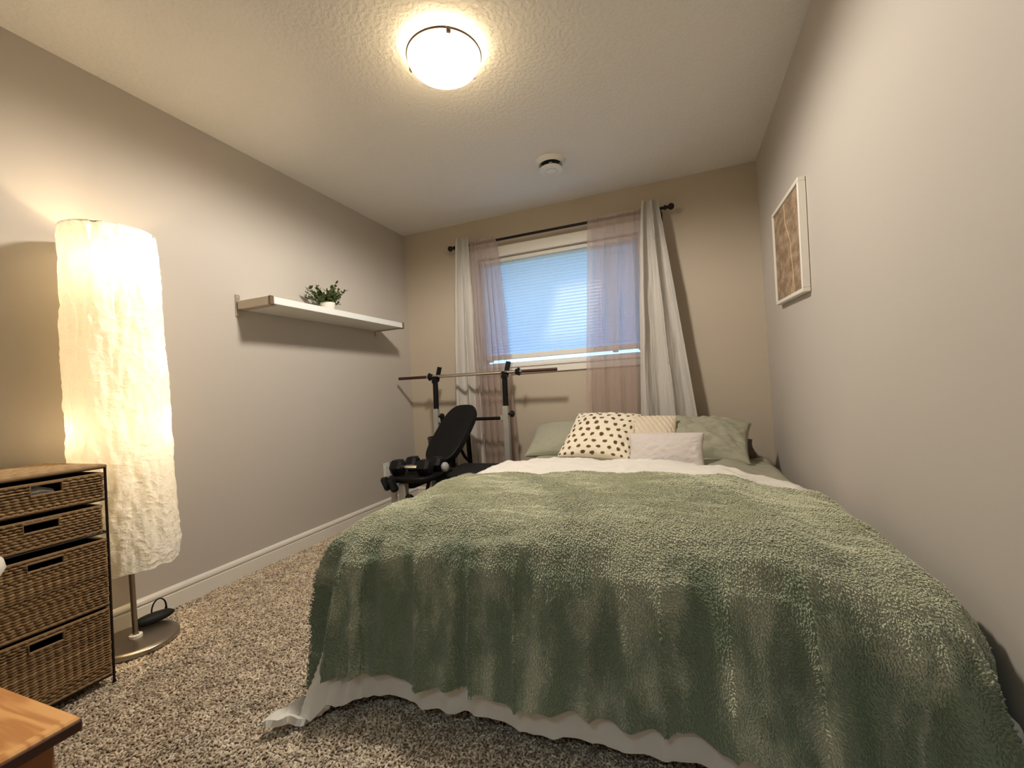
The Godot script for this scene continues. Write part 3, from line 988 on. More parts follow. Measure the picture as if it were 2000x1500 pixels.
# ---------------------------------------------------------------- lamp in the corner
func floor_lamp() -> void:
	var c := Vector3(0.20, 0.0, 2.345)
	var top := Vector3(0.195, 1.685, 2.372)
	var axis := (top - c).normalized()
	var o := thing("floor_lamp", "tall floor lamp with a crumpled white paper tube shade, lit", "floor lamp", c)
	var b := MB.new()
	b.lathe([Vector2(0.0, 0.008), Vector2(0.140, 0.008), Vector2(0.143, 0.012), Vector2(0.143, 0.026), Vector2(0.138, 0.031), Vector2(0.122, 0.033), Vector2(0.0, 0.034)], c, 64)
	part(o, "base", b, M.steel)
	b = MB.new()
	b.lathe([Vector2(0.0115, 0.034), Vector2(0.022, 0.034), Vector2(0.022, 0.046), Vector2(0.0115, 0.048)], c, 24)
	part(o, "collar", b, M.ceramic)
	b = MB.new()
	b.tube(path([c + axis * 0.03, c + axis * 1.60]), 0.0095, 14)
	part(o, "pole", b, M.steel)
	# paper shade: a wrinkled open tube with thickness
	var f := FastNoiseLite.new()
	f.seed = 15
	f.frequency = 1.0
	f.fractal_octaves = 3
	var nu := 120
	var nv := 220
	var p := PackedVector3Array()
	for j in nv:
		var t := j / float(nv - 1)
		var y := lerpf(0.335, 1.68, t)
		for i in nu:
			var g := TAU * i / nu
			var e := Vector3(cos(g), 0, sin(g))
			var q := e * 1.4
			var w := f.get_noise_3d(q.x, y * 1.6, q.z) * 0.012 + (1.0 - absf(f.get_noise_3d(q.x * 2.0, y * 3.0, q.z * 2.0 + 7.0)) * 3.0) * 0.009 + f.get_noise_3d(q.x * 5.0, y * 9.0, q.z * 5.0) * 0.003
			var soft := smoothstep(0.0, 0.05, t) * smoothstep(1.0, 0.97, t)
			var r := 0.148 + 0.008 * (1.0 - t) + w * (0.35 + 0.65 * soft)
			var yy := y + (0.010 * f.get_noise_2d(g * 1.5, 40.0) * (1.0 - smoothstep(0.0, 0.04, t)))
			p.append(c + axis * yy + e * r)
	b = MB.new()
	b.grid(p, nu, nv, true, true)
	var shade := part(o, "paper_shade", b, M.paper)
	b = MB.new()
	var ring := PackedVector3Array()
	for i in 48: ring.append(c + axis * 1.676 + Vector3(cos(TAU * i / 48), 0, sin(TAU * i / 48)) * 0.146)
	b.tube(ring, 0.002, 6, false, true)
	b.tube(path([c + axis * 1.676 + Vector3(0.146, 0, 0), c + axis * 1.676 - Vector3(0.146, 0, 0)]), 0.002, 6)
	part(shade, "wire_ring", b, M.steel)
	# torn flap of paper at the bottom
	b = MB.new()
	var right := Vector3(0.464, 0, -0.886)
	var near := Vector3(0.886, 0, 0.464)
	p = PackedVector3Array()
	for j in 8:
		for i in 6:
			var s := j / 7.0
			var k := i / 5.0
			p.append(c + axis * (0.40 - 0.065 * s * (1.0 - 0.5 * k)) + right * (0.152 - 0.045 * k * s) + near * (0.03 + 0.03 * k + 0.012 * sin(s * 3.0)))
	b.shell(p, 6, 8, 0.0008)
	part(shade, "torn_flap", b, M.paper)
	var spots := [[1.535, 0.0, 0.032, 0.115], [1.17, 0.098, 0.012, 0.028], [0.885, 0.098, 0.014, 0.040], [0.885, -0.096, 0.014, 0.040]]
	for s in spots:
		var at: Vector3 = c + axis * s[0] + right * s[1] + near * s[2]
		b = MB.new()
		b.lathe([Vector2(0.0, -0.03), Vector2(0.017, -0.026), Vector2(0.028, -0.012), Vector2(0.031, 0.002), Vector2(0.026, 0.018), Vector2(0.014, 0.034), Vector2(0.012, 0.045), Vector2(0.0, 0.045)], at, 20, Basis(), 80.0)
		var bulb := part(o, "light_bulb", b, M.bulb)
		b = MB.new()
		b.tube(path([at + Vector3(0, 0.044, 0), at + Vector3(0, 0.075, 0), c + axis * (s[0] + 0.078)]), 0.009, 8)
		part(bulb, "socket_arm", b, M.steel)
		var l := OmniLight3D.new()
		l.name = "bulb_light"
		l.light_color = Color(1.0, 0.90, 0.74)
		l.light_energy = s[3]
		l.light_size = 0.022
		l.omni_range = 6.0
		l.omni_attenuation = 2.0
		l.shadow_enabled = true
		l.position = at - c
		o.add_child(l, true)
	# flex from the base to the wall
	b = MB.new()
	b.tube(path([c + Vector3(-0.138, 0.02, 0.03), Vector3(0.055, 0.012, 2.42), Vector3(0.035, 0.012, 2.52), Vector3(0.03, 0.012, 2.7), Vector3(0.025, 0.012, 2.95)]), 0.0035, 8)
	part(o, "power_cord", b, M.black)
	# black pouch lying on the base
	var pc := Vector3(0.125, 0.034, 2.235)
	var d := thing("pouch", "small black oval pouch with a wrist loop lying on the lamp base", "pouch", pc)
	b = MB.new()
	b.lathe([Vector2(0.0, 0.0), Vector2(0.040, 0.001), Vector2(0.050, 0.010), Vector2(0.050, 0.018), Vector2(0.040, 0.028), Vector2(0.0, 0.034)], Vector3.ZERO, 32, Basis(), 70.0)
	var xf := Transform3D(Basis(Vector3.UP, 1.35) * Basis.from_scale(Vector3(1.45, 1.0, 0.72)), pc + Vector3(0, 0.001, 0))
	for i in b.v.size():
		b.v[i] = xf * b.v[i]
		b.n[i] = (xf.basis.inverse().transposed() * b.n[i]).normalized()
	part(d, "body", b, M.charcoal)
	b = MB.new()
	var lp := PackedVector3Array()
	for i in 20:
		var g := TAU * i / 20.0
		lp.append(Vector3(0.105, 0.068, 2.205) + Vector3(0.03, 0, -0.10).normalized() * 0.026 * cos(g) + Vector3(0.004 * sin(g), 0.047 * sin(g), 0))
	b.tube(lp, 0.003, 6, false, true, 1.8)
	part(d, "wrist_loop", b, M.black)

# ---------------------------------------------------------------- wicker drawers
func woven(b: MB, o: Vector3, ex: Vector3, ey: Vector3, out: Vector3, w: float, h: float, hole: Rect2) -> void:
	# rows of flattened strands passing before and behind upright stakes
	var rows := int(round(h / 0.0088))
	var pitch := 0.021
	for r in rows:
		var y := (r + 0.5) * h / rows
		var flip := PI if rng.randf() < 0.22 else rng.randf_range(-0.5, 0.5)
		var spans := [[0.0, w]]
		if hole.size.x > 0 and y > hole.position.y and y < hole.end.y:
			spans = [[0.0, hole.position.x], [hole.end.x, w]]
		for sp in spans:
			var pp := PackedVector3Array()
			var m := maxi(int((sp[1] - sp[0]) / 0.0052), 3)
			for k in m + 1:
				var x: float = lerpf(sp[0], sp[1], k / float(m))
				var ph := TAU * x / pitch + flip
				pp.append(o + ex * x + ey * (y + rng.randf_range(-0.0007, 0.0007)) + out * (0.0032 * sin(ph) + rng.randf_range(-0.0005, 0.0005)))
			var c := Color(0.21, 0.125, 0.052).lerp(Color(0.37, 0.23, 0.105), rng.randf())
			b.tint = c * rng.randf_range(0.75, 1.1)
			b.tube(pp, 0.0046, 5, true, false, 0.85)
	b.tint = Color(1, 1, 1)

func wicker_chest() -> void:
	var x1 := 0.408; var x0 := 0.03; var z0 := 2.522; var z1 := 2.86
	var o := thing("wicker_chest", "narrow wire framed chest with four brown woven seagrass drawers", "drawer chest", Vector3(0.22, 0, 2.69))
	var b := MB.new()
	for x in [x0, x1]:
		for z in [z0, z1]:
			b.tube(path([Vector3(x, 0.0, z), Vector3(x, 0.762, z)]), 0.0042, 8)
			b.lathe([Vector2(0.0, 0.0), Vector2(0.006, 0.0), Vector2(0.006, 0.012), Vector2(0.0, 0.012)], Vector3(x, 0, z), 10)
	for y in [0.036, 0.279, 0.533, 0.648, 0.760]:
		b.tube(path([Vector3(x1, y, z0), Vector3(x1, y, z1)]), 0.0032, 6)
		b.tube(path([Vector3(x0, y, z0), Vector3(x0, y, z1)]), 0.0032, 6)
		b.tube(path([Vector3(x0, y, z0), Vector3(x1, y, z0)]), 0.0032, 6)
		b.tube(path([Vector3(x0, y, z1), Vector3(x1, y, z1)]), 0.0032, 6)
		for z in [z0 + 0.018, z1 - 0.018]:
			b.tube(path([Vector3(x0, y, z), Vector3(x1, y, z)]), 0.0026, 6)
	part(o, "wire_frame", b, M.iron)
	# woven top
	b = MB.new()
	b.tint = Color(0.16, 0.09, 0.04)
	b.box(Vector3((x0 + x1) / 2, 0.764, (z0 + z1) / 2), Vector3(x1 - x0 + 0.004, 0.006, z1 - z0 + 0.004), 0.002)
	var rows := 40
	for r in rows:
		var pp := PackedVector3Array()
		var x := x0 + (r + 0.5) * (x1 - x0) / rows
		for k in 66:
			var z := lerpf(z0, z1, k / 65.0)
			pp.append(Vector3(x + rng.randf_range(-0.0006, 0.0006), 0.7675 + 0.0026 * sin(PI * z / 0.021 + PI * r), z))
		b.tint = Color(0.38, 0.245, 0.12).lerp(Color(0.52, 0.36, 0.19), rng.randf())
		b.tube(pp, 0.0048, 5, true, false, 0.8)
	b.tint = Color(0.27, 0.165, 0.075)
	b.tube(path([Vector3(x1, 0.765, z0), Vector3(x1, 0.765, z1)]), 0.0065, 6)
	b.tube(path([Vector3(x0, 0.765, z0), Vector3(x1, 0.765, z0)]), 0.0065, 6)
	part(o, "woven_top", b, M.wicker)
	var dr := [[0.652, 0.742, 0.704, 0.738, 2.640, 2.715, 0.003], [0.540, 0.629, 0.591, 0.621, 2.650, 2.733, 0.0], [0.284, 0.510, 0.472, 0.498, 2.645, 2.730, 0.004], [0.043, 0.268, 0.226, 0.255, 2.652, 2.733, 0.003]]
	for d in dr:
		var ya: float = d[0]; var yb: float = d[1]
		var za := z0 + 0.010; var zb := z1 - 0.012
		if ya > 0.5 and ya < 0.6: za += 0.006
		var xf: float = x1 + d[6]
		var hole := Rect2(d[4] - za, d[2] - ya, d[5] - d[4], d[3] - d[2])
		b = MB.new()
		woven(b, Vector3(xf, ya, za), Vector3(0, 0, 1), Vector3(0, 1, 0), Vector3(1, 0, 0), zb - za, yb - ya, hole)
		woven(b, Vector3(x0 + 0.02, ya, za), Vector3(1, 0, 0), Vector3(0, 1, 0), Vector3(0, 0, -1), xf - x0 - 0.02, yb - ya, Rect2())
		var body := part(o, "drawer", b, M.wicker)
		# lining so that the weave is not see-through, with a real opening for the hand hole
		b = MB.new()
		var t := 0.004
		var xi := xf - 0.008
		b.box(Vector3(xi, (ya + hole.position.y + ya) / 2, (za + zb) / 2), Vector3(t, hole.position.y, zb - za))
		b.box(Vector3(xi, (d[3] + yb) / 2, (za + zb) / 2), Vector3(t, yb - d[3], zb - za))
		b.box(Vector3(xi, (d[2] + d[3]) / 2, (za + d[4]) / 2), Vector3(t, d[3] - d[2], d[4] - za))
		b.box(Vector3(xi, (d[2] + d[3]) / 2, (zb + d[5]) / 2), Vector3(t, d[3] - d[2], zb - d[5]))
		b.box(Vector3((x0 + xf) / 2, (ya + yb) / 2, za + 0.007), Vector3(xf - x0 - 0.03, yb - ya, t))
		b.box(Vector3((x0 + xf) / 2, (ya + yb) / 2, zb - 0.007), Vector3(xf - x0 - 0.03, yb - ya, t))
		b.box(Vector3(x0 + 0.02, (ya + yb) / 2, (za + zb) / 2), Vector3(t, yb - ya, zb - za - 0.02))
		b.box(Vector3((x0 + xf) / 2, ya + 0.003, (za + zb) / 2), Vector3(xf - x0 - 0.03, t, zb - za - 0.02))
		part(body, "lining", b, M.wicker_dark)
		# braided rim and the bound edge of the hand hole
		b = MB.new()
		b.tint = Color(0.25, 0.15, 0.065)
		var rim := PackedVector3Array()
		for q in [[xf, za], [xf, zb]]: rim.append(Vector3(q[0], yb - 0.002, q[1]))
		b.tube(rim, 0.0056, 7)
		b.tube(path([Vector3(xf, yb - 0.002, za), Vector3(x0 + 0.02, yb - 0.002, za)]), 0.0056, 7)
		part(body, "rim", b, M.wicker)
		b = MB.new()
		b.tint = Color(0.25, 0.15, 0.065)
		b.tube(path([Vector3(xf + 0.001, ya + 0.002, za), Vector3(xf + 0.001, ya + 0.002, zb)]), 0.0046, 7)
		part(body, "bottom_binding", b, M.wicker)
		b = MB.new()
		b.tint = Color(0.27, 0.165, 0.075)
		b.tube(path([Vector3(xf + 0.002, d[2], d[4]), Vector3(xf + 0.002, d[2], d[5]), Vector3(xf + 0.002, d[3], d[5]), Vector3(xf + 0.002, d[3], d[4])]), 0.0042, 7, false, true)
		part(body, "hand_hole", b, M.wicker)
	b = MB.new()
	b.tube(path([Vector3(0.355, 0.690, 2.645), Vector3(0.352, 0.697, 2.68), Vector3(0.355, 0.692, 2.715)]), [0.026, 0.036, 0.030], 14, true, false, 0.9)
	single("white_cloth", "rolled white cloth showing through the hand hole of the top drawer", "cloth", Vector3(0.375, 0.655, 2.68), b, M.white_fabric)

# ---------------------------------------------------------------- shelf
func shelf_and_plant() -> void:
	var y0 := 1.473; var y1 := 1.538; var za := 0.485; var zb := 1.672; var xd := 0.272
	var th := 0.040
	var yc := 1.518
	var o := thing("wall_shelf", "long white floating shelf on aluminium brackets", "shelf", Vector3(0, yc, 1.08))
	var b := MB.new()
	b.box(Vector3(xd / 2 + 0.002, yc, (za + zb) / 2), Vector3(xd - 0.004, th, zb - za), 0.002)
	part(o, "board", b, M.white_plastic)
	for z in [zb + 0.012, za - 0.012]:
		b = MB.new()
		b.box(Vector3(xd / 2, yc, z), Vector3(xd - 0.03, 0.048, 0.022), 0.003)
		b.box(Vector3(xd / 2, yc - 0.0235, z + (-0.018 if z > 1 else 0.018)), Vector3(xd - 0.03, 0.004, 0.03), 0.001)
		b.box(Vector3(0.004, yc, z), Vector3(0.008, 0.125, 0.028), 0.002)
		for yy in [yc + 0.048, yc - 0.048]:
			b.lathe([Vector2(0, 0.003), Vector2(0.005, 0.002), Vector2(0.006, 0.0)], Vector3(0.008, yy, z), 10, Basis(Vector3(0, 0, 1), -PI / 2))
		var br := part(o, "bracket", b, M.alu)
		b = MB.new()
		b.box(Vector3(xd - 0.008, yc, z), Vector3(0.016, 0.05, 0.024), 0.003)
		part(br, "end_cap", b, M.cap)
	# plant
	var c := Vector3(0.135, yc + th / 2, 1.135)
	o = thing("potted_plant", "small leafy green plant in a cream pot on the shelf", "potted plant", c)
	b = MB.new()
	b.lathe([Vector2(0.0, 0.0), Vector2(0.036, 0.0), Vector2(0.041, 0.006), Vector2(0.049, 0.065), Vector2(0.049, 0.070), Vector2(0.045, 0.070), Vector2(0.043, 0.058), Vector2(0.0, 0.056)], c, 28)
	part(o, "pot", b, M.ceramic)
	b = MB.new()
	var leaves := MB.new()
	for k in 48:
		var g := rng.randf() * TAU
		var lean := rng.randf_range(0.15, 1.25)
		var L := rng.randf_range(0.07, 0.150) * (1.0 if lean < 0.9 else 0.85)
		var dir := Vector3(cos(g) * sin(lean), cos(lean), sin(g) * sin(lean))
		var pp := PackedVector3Array()
		for j in 7:
			var t := j / 6.0
			pp.append(c + Vector3(cos(g) * 0.02, 0.058, sin(g) * 0.02) + dir * L * t + Vector3(0, -0.02 * t * t * sin(lean), 0))
		b.tint = Color(0.10, 0.12, 0.035)
		b.tube(pp, 0.0011, 5)
		for j in range(1, 7):
			for s in 2:
				var at := pp[j]
				var g2 := rng.randf() * TAU
				var ld := (dir * 0.5 + Vector3(cos(g2), rng.randf_range(-0.2, 0.7), sin(g2)) * 0.75).normalized()
				var side := ld.cross(Vector3(rng.randf_range(-0.4, 0.4), 1, rng.randf_range(-0.4, 0.4))).normalized()
				var nn := side.cross(ld)
				var ll := rng.randf_range(0.020, 0.033)
				var ww := ll * 0.30
				leaves.tint = Color(0.035, 0.058, 0.014).lerp(Color(0.13, 0.17, 0.055), pow(rng.randf(), 1.5))
				var q := [at, at + ld * ll * 0.35 + side * ww - nn * 0.002, at + ld * ll * 0.75 + side * ww * 0.8, at + ld * ll, at + ld * ll * 0.75 - side * ww * 0.8, at + ld * ll * 0.35 - side * ww - nn * 0.002, at + ld * ll * 0.5 + nn * 0.0015]
				for e in 6: leaves.tri(q[e], q[(e + 1) % 6], q[6], nn)
	var st := part(o, "stems", b, M.leaf)
	part(st, "leaves", leaves, M.leaf)

# ---------------------------------------------------------------- picture
func picture() -> void:
	var c := Vector3(RW, 1.592, 0.838)
	var o := thing("picture", "white framed brown abstract picture with a pale winding line", "picture", c)
	var w := 0.575; var h := 0.515; var d := 0.032; var fw := 0.019
	var bs := Basis(Vector3(1, 0, 0), deg_to_rad(3.0))
	var b := MB.new()
	for s in [-1.0, 1.0]:
		b.box(c + bs * Vector3(-d / 2 - 0.002, s * (h / 2 - fw / 2), 0), Vector3(d, fw, w), 0.002, bs)
		b.box(c + bs * Vector3(-d / 2 - 0.002, 0, s * (w / 2 - fw / 2)), Vector3(d, h - 2 * fw, fw), 0.002, bs)
	part(o, "frame", b, M.trim)
	b = MB.new()
	var q := []
	for k in [[1, 1], [-1, 1], [-1, -1], [1, -1]]:
		q.append(c + bs * Vector3(-d + 0.006, k[1] * (h / 2 - fw), k[0] * (w / 2 - fw) * -1.0))
	b.quad(q[0], q[1], q[2], q[3], Vector3(-1, 0, 0))
	for k in [[1, 1], [-1, 1], [-1, -1], [1, -1]]: pass
	part(o, "print", b, M.art)
	b = MB.new()
	b.box(c + bs * Vector3(-d / 2 + 0.004, 0, 0), Vector3(d - 0.016, h - 2 * fw, w - 2 * fw), 0.0, bs)
	part(o, "backing", b, M.cap)

# ---------------------------------------------------------------- weight bench
func bench() -> void:
	var o := thing("weight_bench", "black padded weight bench with silver uprights in the corner by the window", "weight bench", Vector3(0.74, 0, 0.7))
	var zu := 0.30
	for x in [0.428, 1.05]:
		var b := MB.new()
		b.box(Vector3(x, 0.43, zu), Vector3(0.045, 0.80, 0.045), 0.004)
		b.box(Vector3(x, 0.02, zu), Vector3(0.05, 0.04, 0.05), 0.004)
		var up := part(o, "upright", b, M.silver)
		b = MB.new()
		b.tube(path([Vector3(x, 0.70, zu), Vector3(x + 0.004, 1.065, zu - 0.005)]), 0.0215, 14)
		part(up, "inner_post", b, M.black)
		b = MB.new()
		# the rest: a cup with a taller leaning rear prong
		b.tube(path([Vector3(x + 0.004, 1.055, zu + 0.02), Vector3(x + 0.004, 1.062, zu - 0.02)]), 0.021, 10)
		b.box(Vector3(x + 0.012, 1.115, zu - 0.045), Vector3(0.040, 0.125, 0.010), 0.002, Basis(Vector3(0, 0, 1), -0.20) * Basis(Vector3(1, 0, 0), -0.15))
		b.box(Vector3(x + 0.002, 1.075, zu + 0.018), Vector3(0.03, 0.045, 0.008), 0.002)
		part(up, "bar_rest", b, M.black)
		b = MB.new()
		b.lathe([Vector2(0.0, 0.0), Vector2(0.008, 0.0), Vector2(0.008, 0.018), Vector2(0.024, 0.02), Vector2(0.026, 0.03), Vector2(0.022, 0.042), Vector2(0.0, 0.045)], Vector3(x + 0.0225, 0.765, zu), 18, Basis(Vector3(0, 0, 1), -PI / 2))
		part(up, "lock_knob", b, M.black)
		b = MB.new()
		b.box(Vector3(x, 0.022, zu + 0.02), Vector3(0.05, 0.035, 0.36), 0.004)
		part(up, "foot", b, M.silver)
	var c := MB.new()
	c.tube(path([Vector3(0.445, 0.735, zu + 0.005), Vector3(1.035, 0.735, zu + 0.005)]), 0.013, 12)
	part(o, "crossbar", c, M.black)
	for x in [0.462, 1.018]:
		c = MB.new()
		c.box(Vector3(x, 0.735, zu + 0.005), Vector3(0.022, 0.042, 0.036), 0.006)
		part(o, "crossbar_clamp", c, M.silver)
	c = MB.new()
	c.tube(path([Vector3(0.735, 0.08, zu + 0.02), Vector3(0.735, 0.62, zu + 0.05)]), 0.019, 12)
	c.tube(path([Vector3(0.445, 0.12, zu), Vector3(1.035, 0.12, zu)]), 0.017, 10)
	part(o, "rear_post", c, M.black)
	c = MB.new()
	c.box(Vector3(0.735, 0.400, 0.95), Vector3(0.045, 0.045, 0.42), 0.004)
	c.tube(path([Vector3(0.735, 0.375, 0.80), Vector3(0.735, 0.14, zu + 0.03)]), 0.02, 10)
	part(o, "spine", c, M.black)
	# pads
	c = MB.new()
	rounded_pad(c, Vector3(0.735, 0.441, 1.03), Basis(), 0.30, 0.40, 0.034, 0.42)
	part(o, "seat_pad", c, M.black_vinyl)
	c = MB.new()
	var lo := Vector3(0.735, 0.475, 0.845)
	var hi := Vector3(0.762, 0.84, 0.40)
	var ez := (lo - hi).normalized()
	var ex := Vector3(1, 0.0, 0.02)
	ex = (ex - ez * ex.dot(ez)).normalized()
	var ey := ez.cross(ex).normalized()
	rounded_pad(c, (lo + hi) / 2 - ey * 0.0, Basis(ex, ey, ez), 0.270, (lo - hi).length(), 0.055, 0.62)
	part(o, "backrest_pad", c, M.black_vinyl)
	c = MB.new()
	c.tube(path([lo - ey * 0.035, hi - ey * 0.035]), 0.014, 10)
	c.tube(path([(lo + hi) / 2 - ey * 0.04, Vector3(0.735, 0.45, 0.42), Vector3(0.735, 0.40, zu + 0.04)]), 0.012, 10)
	part(o, "backrest_support", c, M.black)
	# front leg with the foam rollers of the leg hook
	c = MB.new()
	c.box(Vector3(0.712, 0.221, 1.20), Vector3(0.046, 0.40, 0.046), 0.004)
	c.box(Vector3(0.712, 0.02, 1.20), Vector3(0.30, 0.036, 0.046), 0.004)
	part(o, "front_leg", c, M.silver)
	c = MB.new()
	c.box(Vector3(0.668, 0.29, 1.235), Vector3(0.03, 0.24, 0.03), 0.004)
	part(o, "leg_lever", c, M.silver)
	for e in [[0.625, 0.425, 1.25], [0.682, 0.42, 1.262]]:
		c = MB.new()
		c.box(Vector3(e[0], e[1], e[2]), Vector3(0.032, 0.085, 0.06), 0.012, Basis(Vector3(0, 0, 1), 0.45))
		part(o, "foam_roller", c, M.rubber)
	c = MB.new()
	c.lathe([Vector2(0.0, 0.0), Vector2(0.022, 0.0), Vector2(0.024, 0.02), Vector2(0.018, 0.034), Vector2(0.0, 0.036)], Vector3(0.735, 0.33, 1.20), 18, Basis(Vector3(0, 0, 1), -PI / 2))
	part(o, "tightening_knob", c, M.black)
	c = MB.new()
	c.tube(path([Vector3(0.83, 0.41, 1.10), Vector3(0.80, 0.25, 1.13), Vector3(0.77, 0.03, 1.17)]), 0.011, 8)
	part(o, "brace", c, M.black)
	# barbell on the rests
	var a := Vector3(0.069, 1.101, 0.283)
	var e2 := Vector3(1.474, 1.086, 0.283)
	var d := (e2 - a).normalized()
	o = thing("barbell", "bare steel barbell with dark ends resting across the bench uprights", "barbell", Vector3(0.77, 1.09, 0.283))
	c = MB.new()
	c.tube(path([a + d * 0.28, e2 - d * 0.28]), 0.0135, 16)
	part(o, "bar", c, M.chrome)
	var rust := mat(Color(0.30, 0.19, 0.15), 0.45, 0.5)
	for k in [[a, a + d * 0.29], [e2 - d * 0.31, e2]]:
		c = MB.new()
		c.tube(path([k[0], k[1]]), 0.0125, 14)
		part(o, "threaded_end", c, rust)
	var face := Basis(Vector3(0, 0, 1), -PI / 2)
	for k in [[a + d * 0.315, -1.0], [e2 - d * 0.315, 1.0]]:
		c = MB.new()
		var bb := Basis(Vector3(0, 0, 1), -PI / 2 * k[1])
		c.lathe([Vector2(0.0125, -0.014), Vector2(0.022, -0.014), Vector2(0.024, -0.004), Vector2(0.017, 0.0), Vector2(0.031, 0.006), Vector2(0.033, 0.012), Vector2(0.026, 0.018), Vector2(0.0125, 0.020)], k[0], 20, bb)
		part(o, "collar", c, M.charcoal)
	# dumbbells on the seat
	dumbbell(Vector3(0.735, 0.505, 1.14), 0.06, 0.055, "black hex dumbbell with chrome handle lying at the front edge of the bench seat")
	dumbbell(Vector3(0.745, 0.503, 1.0), -0.05, 0.053, "black hex dumbbell lying behind the other dumbbell, against the backrest")
	c = MB.new()
	for k in [[0.862, 0.487, 1.00, 0.027], [0.910, 0.489, 1.03, 0.030]]:
		c.lathe([Vector2(0.0, -0.02), Vector2(k[3] * 0.7, -0.018), Vector2(k[3], -0.008), Vector2(k[3], 0.008), Vector2(k[3] * 0.7, 0.018), Vector2(0.0, 0.02)], Vector3(k[0], k[1], k[2]), 12, Basis(Vector3(0, 0, 1), -PI / 2 + 0.1), 60.0)
	single("hand_weight", "small pale grey hand weight on the seat beside the dumbbells", "dumbbell", Vector3(0.91, 0.457, 1.03), c, mat(Color(0.62, 0.61, 0.6), 0.5))

func rounded_pad(b: MB, at: Vector3, bs: Basis, w: float, l: float, t: float, r: float) -> void:
	# outline with round corners, soft top and bottom edges
	var rings := [[0.55, 0.5], [0.93, 0.5], [0.98, 0.42], [1.0, 0.2], [1.0, -0.2], [0.98, -0.42], [0.93, -0.5], [0.55, -0.5]]
	var n := 48
	var p := PackedVector3Array()
	for k in rings:
		for i in n:
			var g := TAU * i / n
			var cx := cos(g)
			var sz := sin(g)
			var q := r
			var x := signf(cx) * pow(absf(cx), q) * w / 2
			var z := signf(sz) * pow(absf(sz), q) * l / 2
			var ins: float = (1.0 - k[0]) * 0.12
			if k[0] > 0.6: p.append(at + bs * Vector3(x - signf(x) * minf(absf(x), ins), k[1] * t, z - signf(z) * minf(absf(z), ins)))
			else: p.append(at + bs * Vector3(x * 0.5, k[1] * t * 1.06, z * 0.5))
	b.grid(p, n, rings.size(), true, false)
	for e in [0, rings.size() - 1]:
		var s := bs.y * (1.0 if e == 0 else -1.0)
		for i in range(1, n - 1): b.tri(p[e * n], p[e * n + i], p[e * n + i + 1], s)

func dumbbell(at: Vector3, yaw: float, r: float, label: String) -> void:
	var o := thing("dumbbell", label, "dumbbell", at - Vector3(0, r * 0.87, 0), "dumbbells on the bench")
	var bs := Basis(Vector3.UP, yaw) * Basis(Vector3(0, 0, 1), -PI / 2)
	var b := MB.new()
	b.lathe([Vector2(0.013, -0.075), Vector2(0.015, -0.03), Vector2(0.0165, 0.0), Vector2(0.015, 0.03), Vector2(0.013, 0.075)], at, 18, bs, 80.0)
	part(o, "handle", b, M.chrome)
	for s in [-1.0, 1.0]:
		b = MB.new()
		var prof := [Vector2(0.0, 0.055 * s), Vector2(r * 0.72, 0.055 * s), Vector2(r, 0.072 * s), Vector2(r, 0.115 * s), Vector2(r * 0.74, 0.135 * s), Vector2(0.0, 0.137 * s)]
		if s < 0: prof.reverse()
		# six-sided, flat facets
		for k in prof.size() - 1:
			for i in 6:
				var g0 := TAU * (i + 0.5) / 6
				var g1 := TAU * (i + 1.5) / 6
				var q := []
				for e in [[prof[k], g0], [prof[k], g1], [prof[k + 1], g1], [prof[k + 1], g0]]:
					q.append(at + bs * Vector3(e[0].x * cos(e[1]), e[0].y, e[0].x * sin(e[1])))
				var mid: Vector3 = (q[0] + q[1] + q[2] + q[3]) / 4 - (at + bs * Vector3(0, 0.095 * s, 0))
				if (q[2] - q[0]).cross(q[3] - q[1]).length() > 1e-9: b.quad(q[0], q[1], q[2], q[3], mid)
		part(o, "head", b, M.rubber)

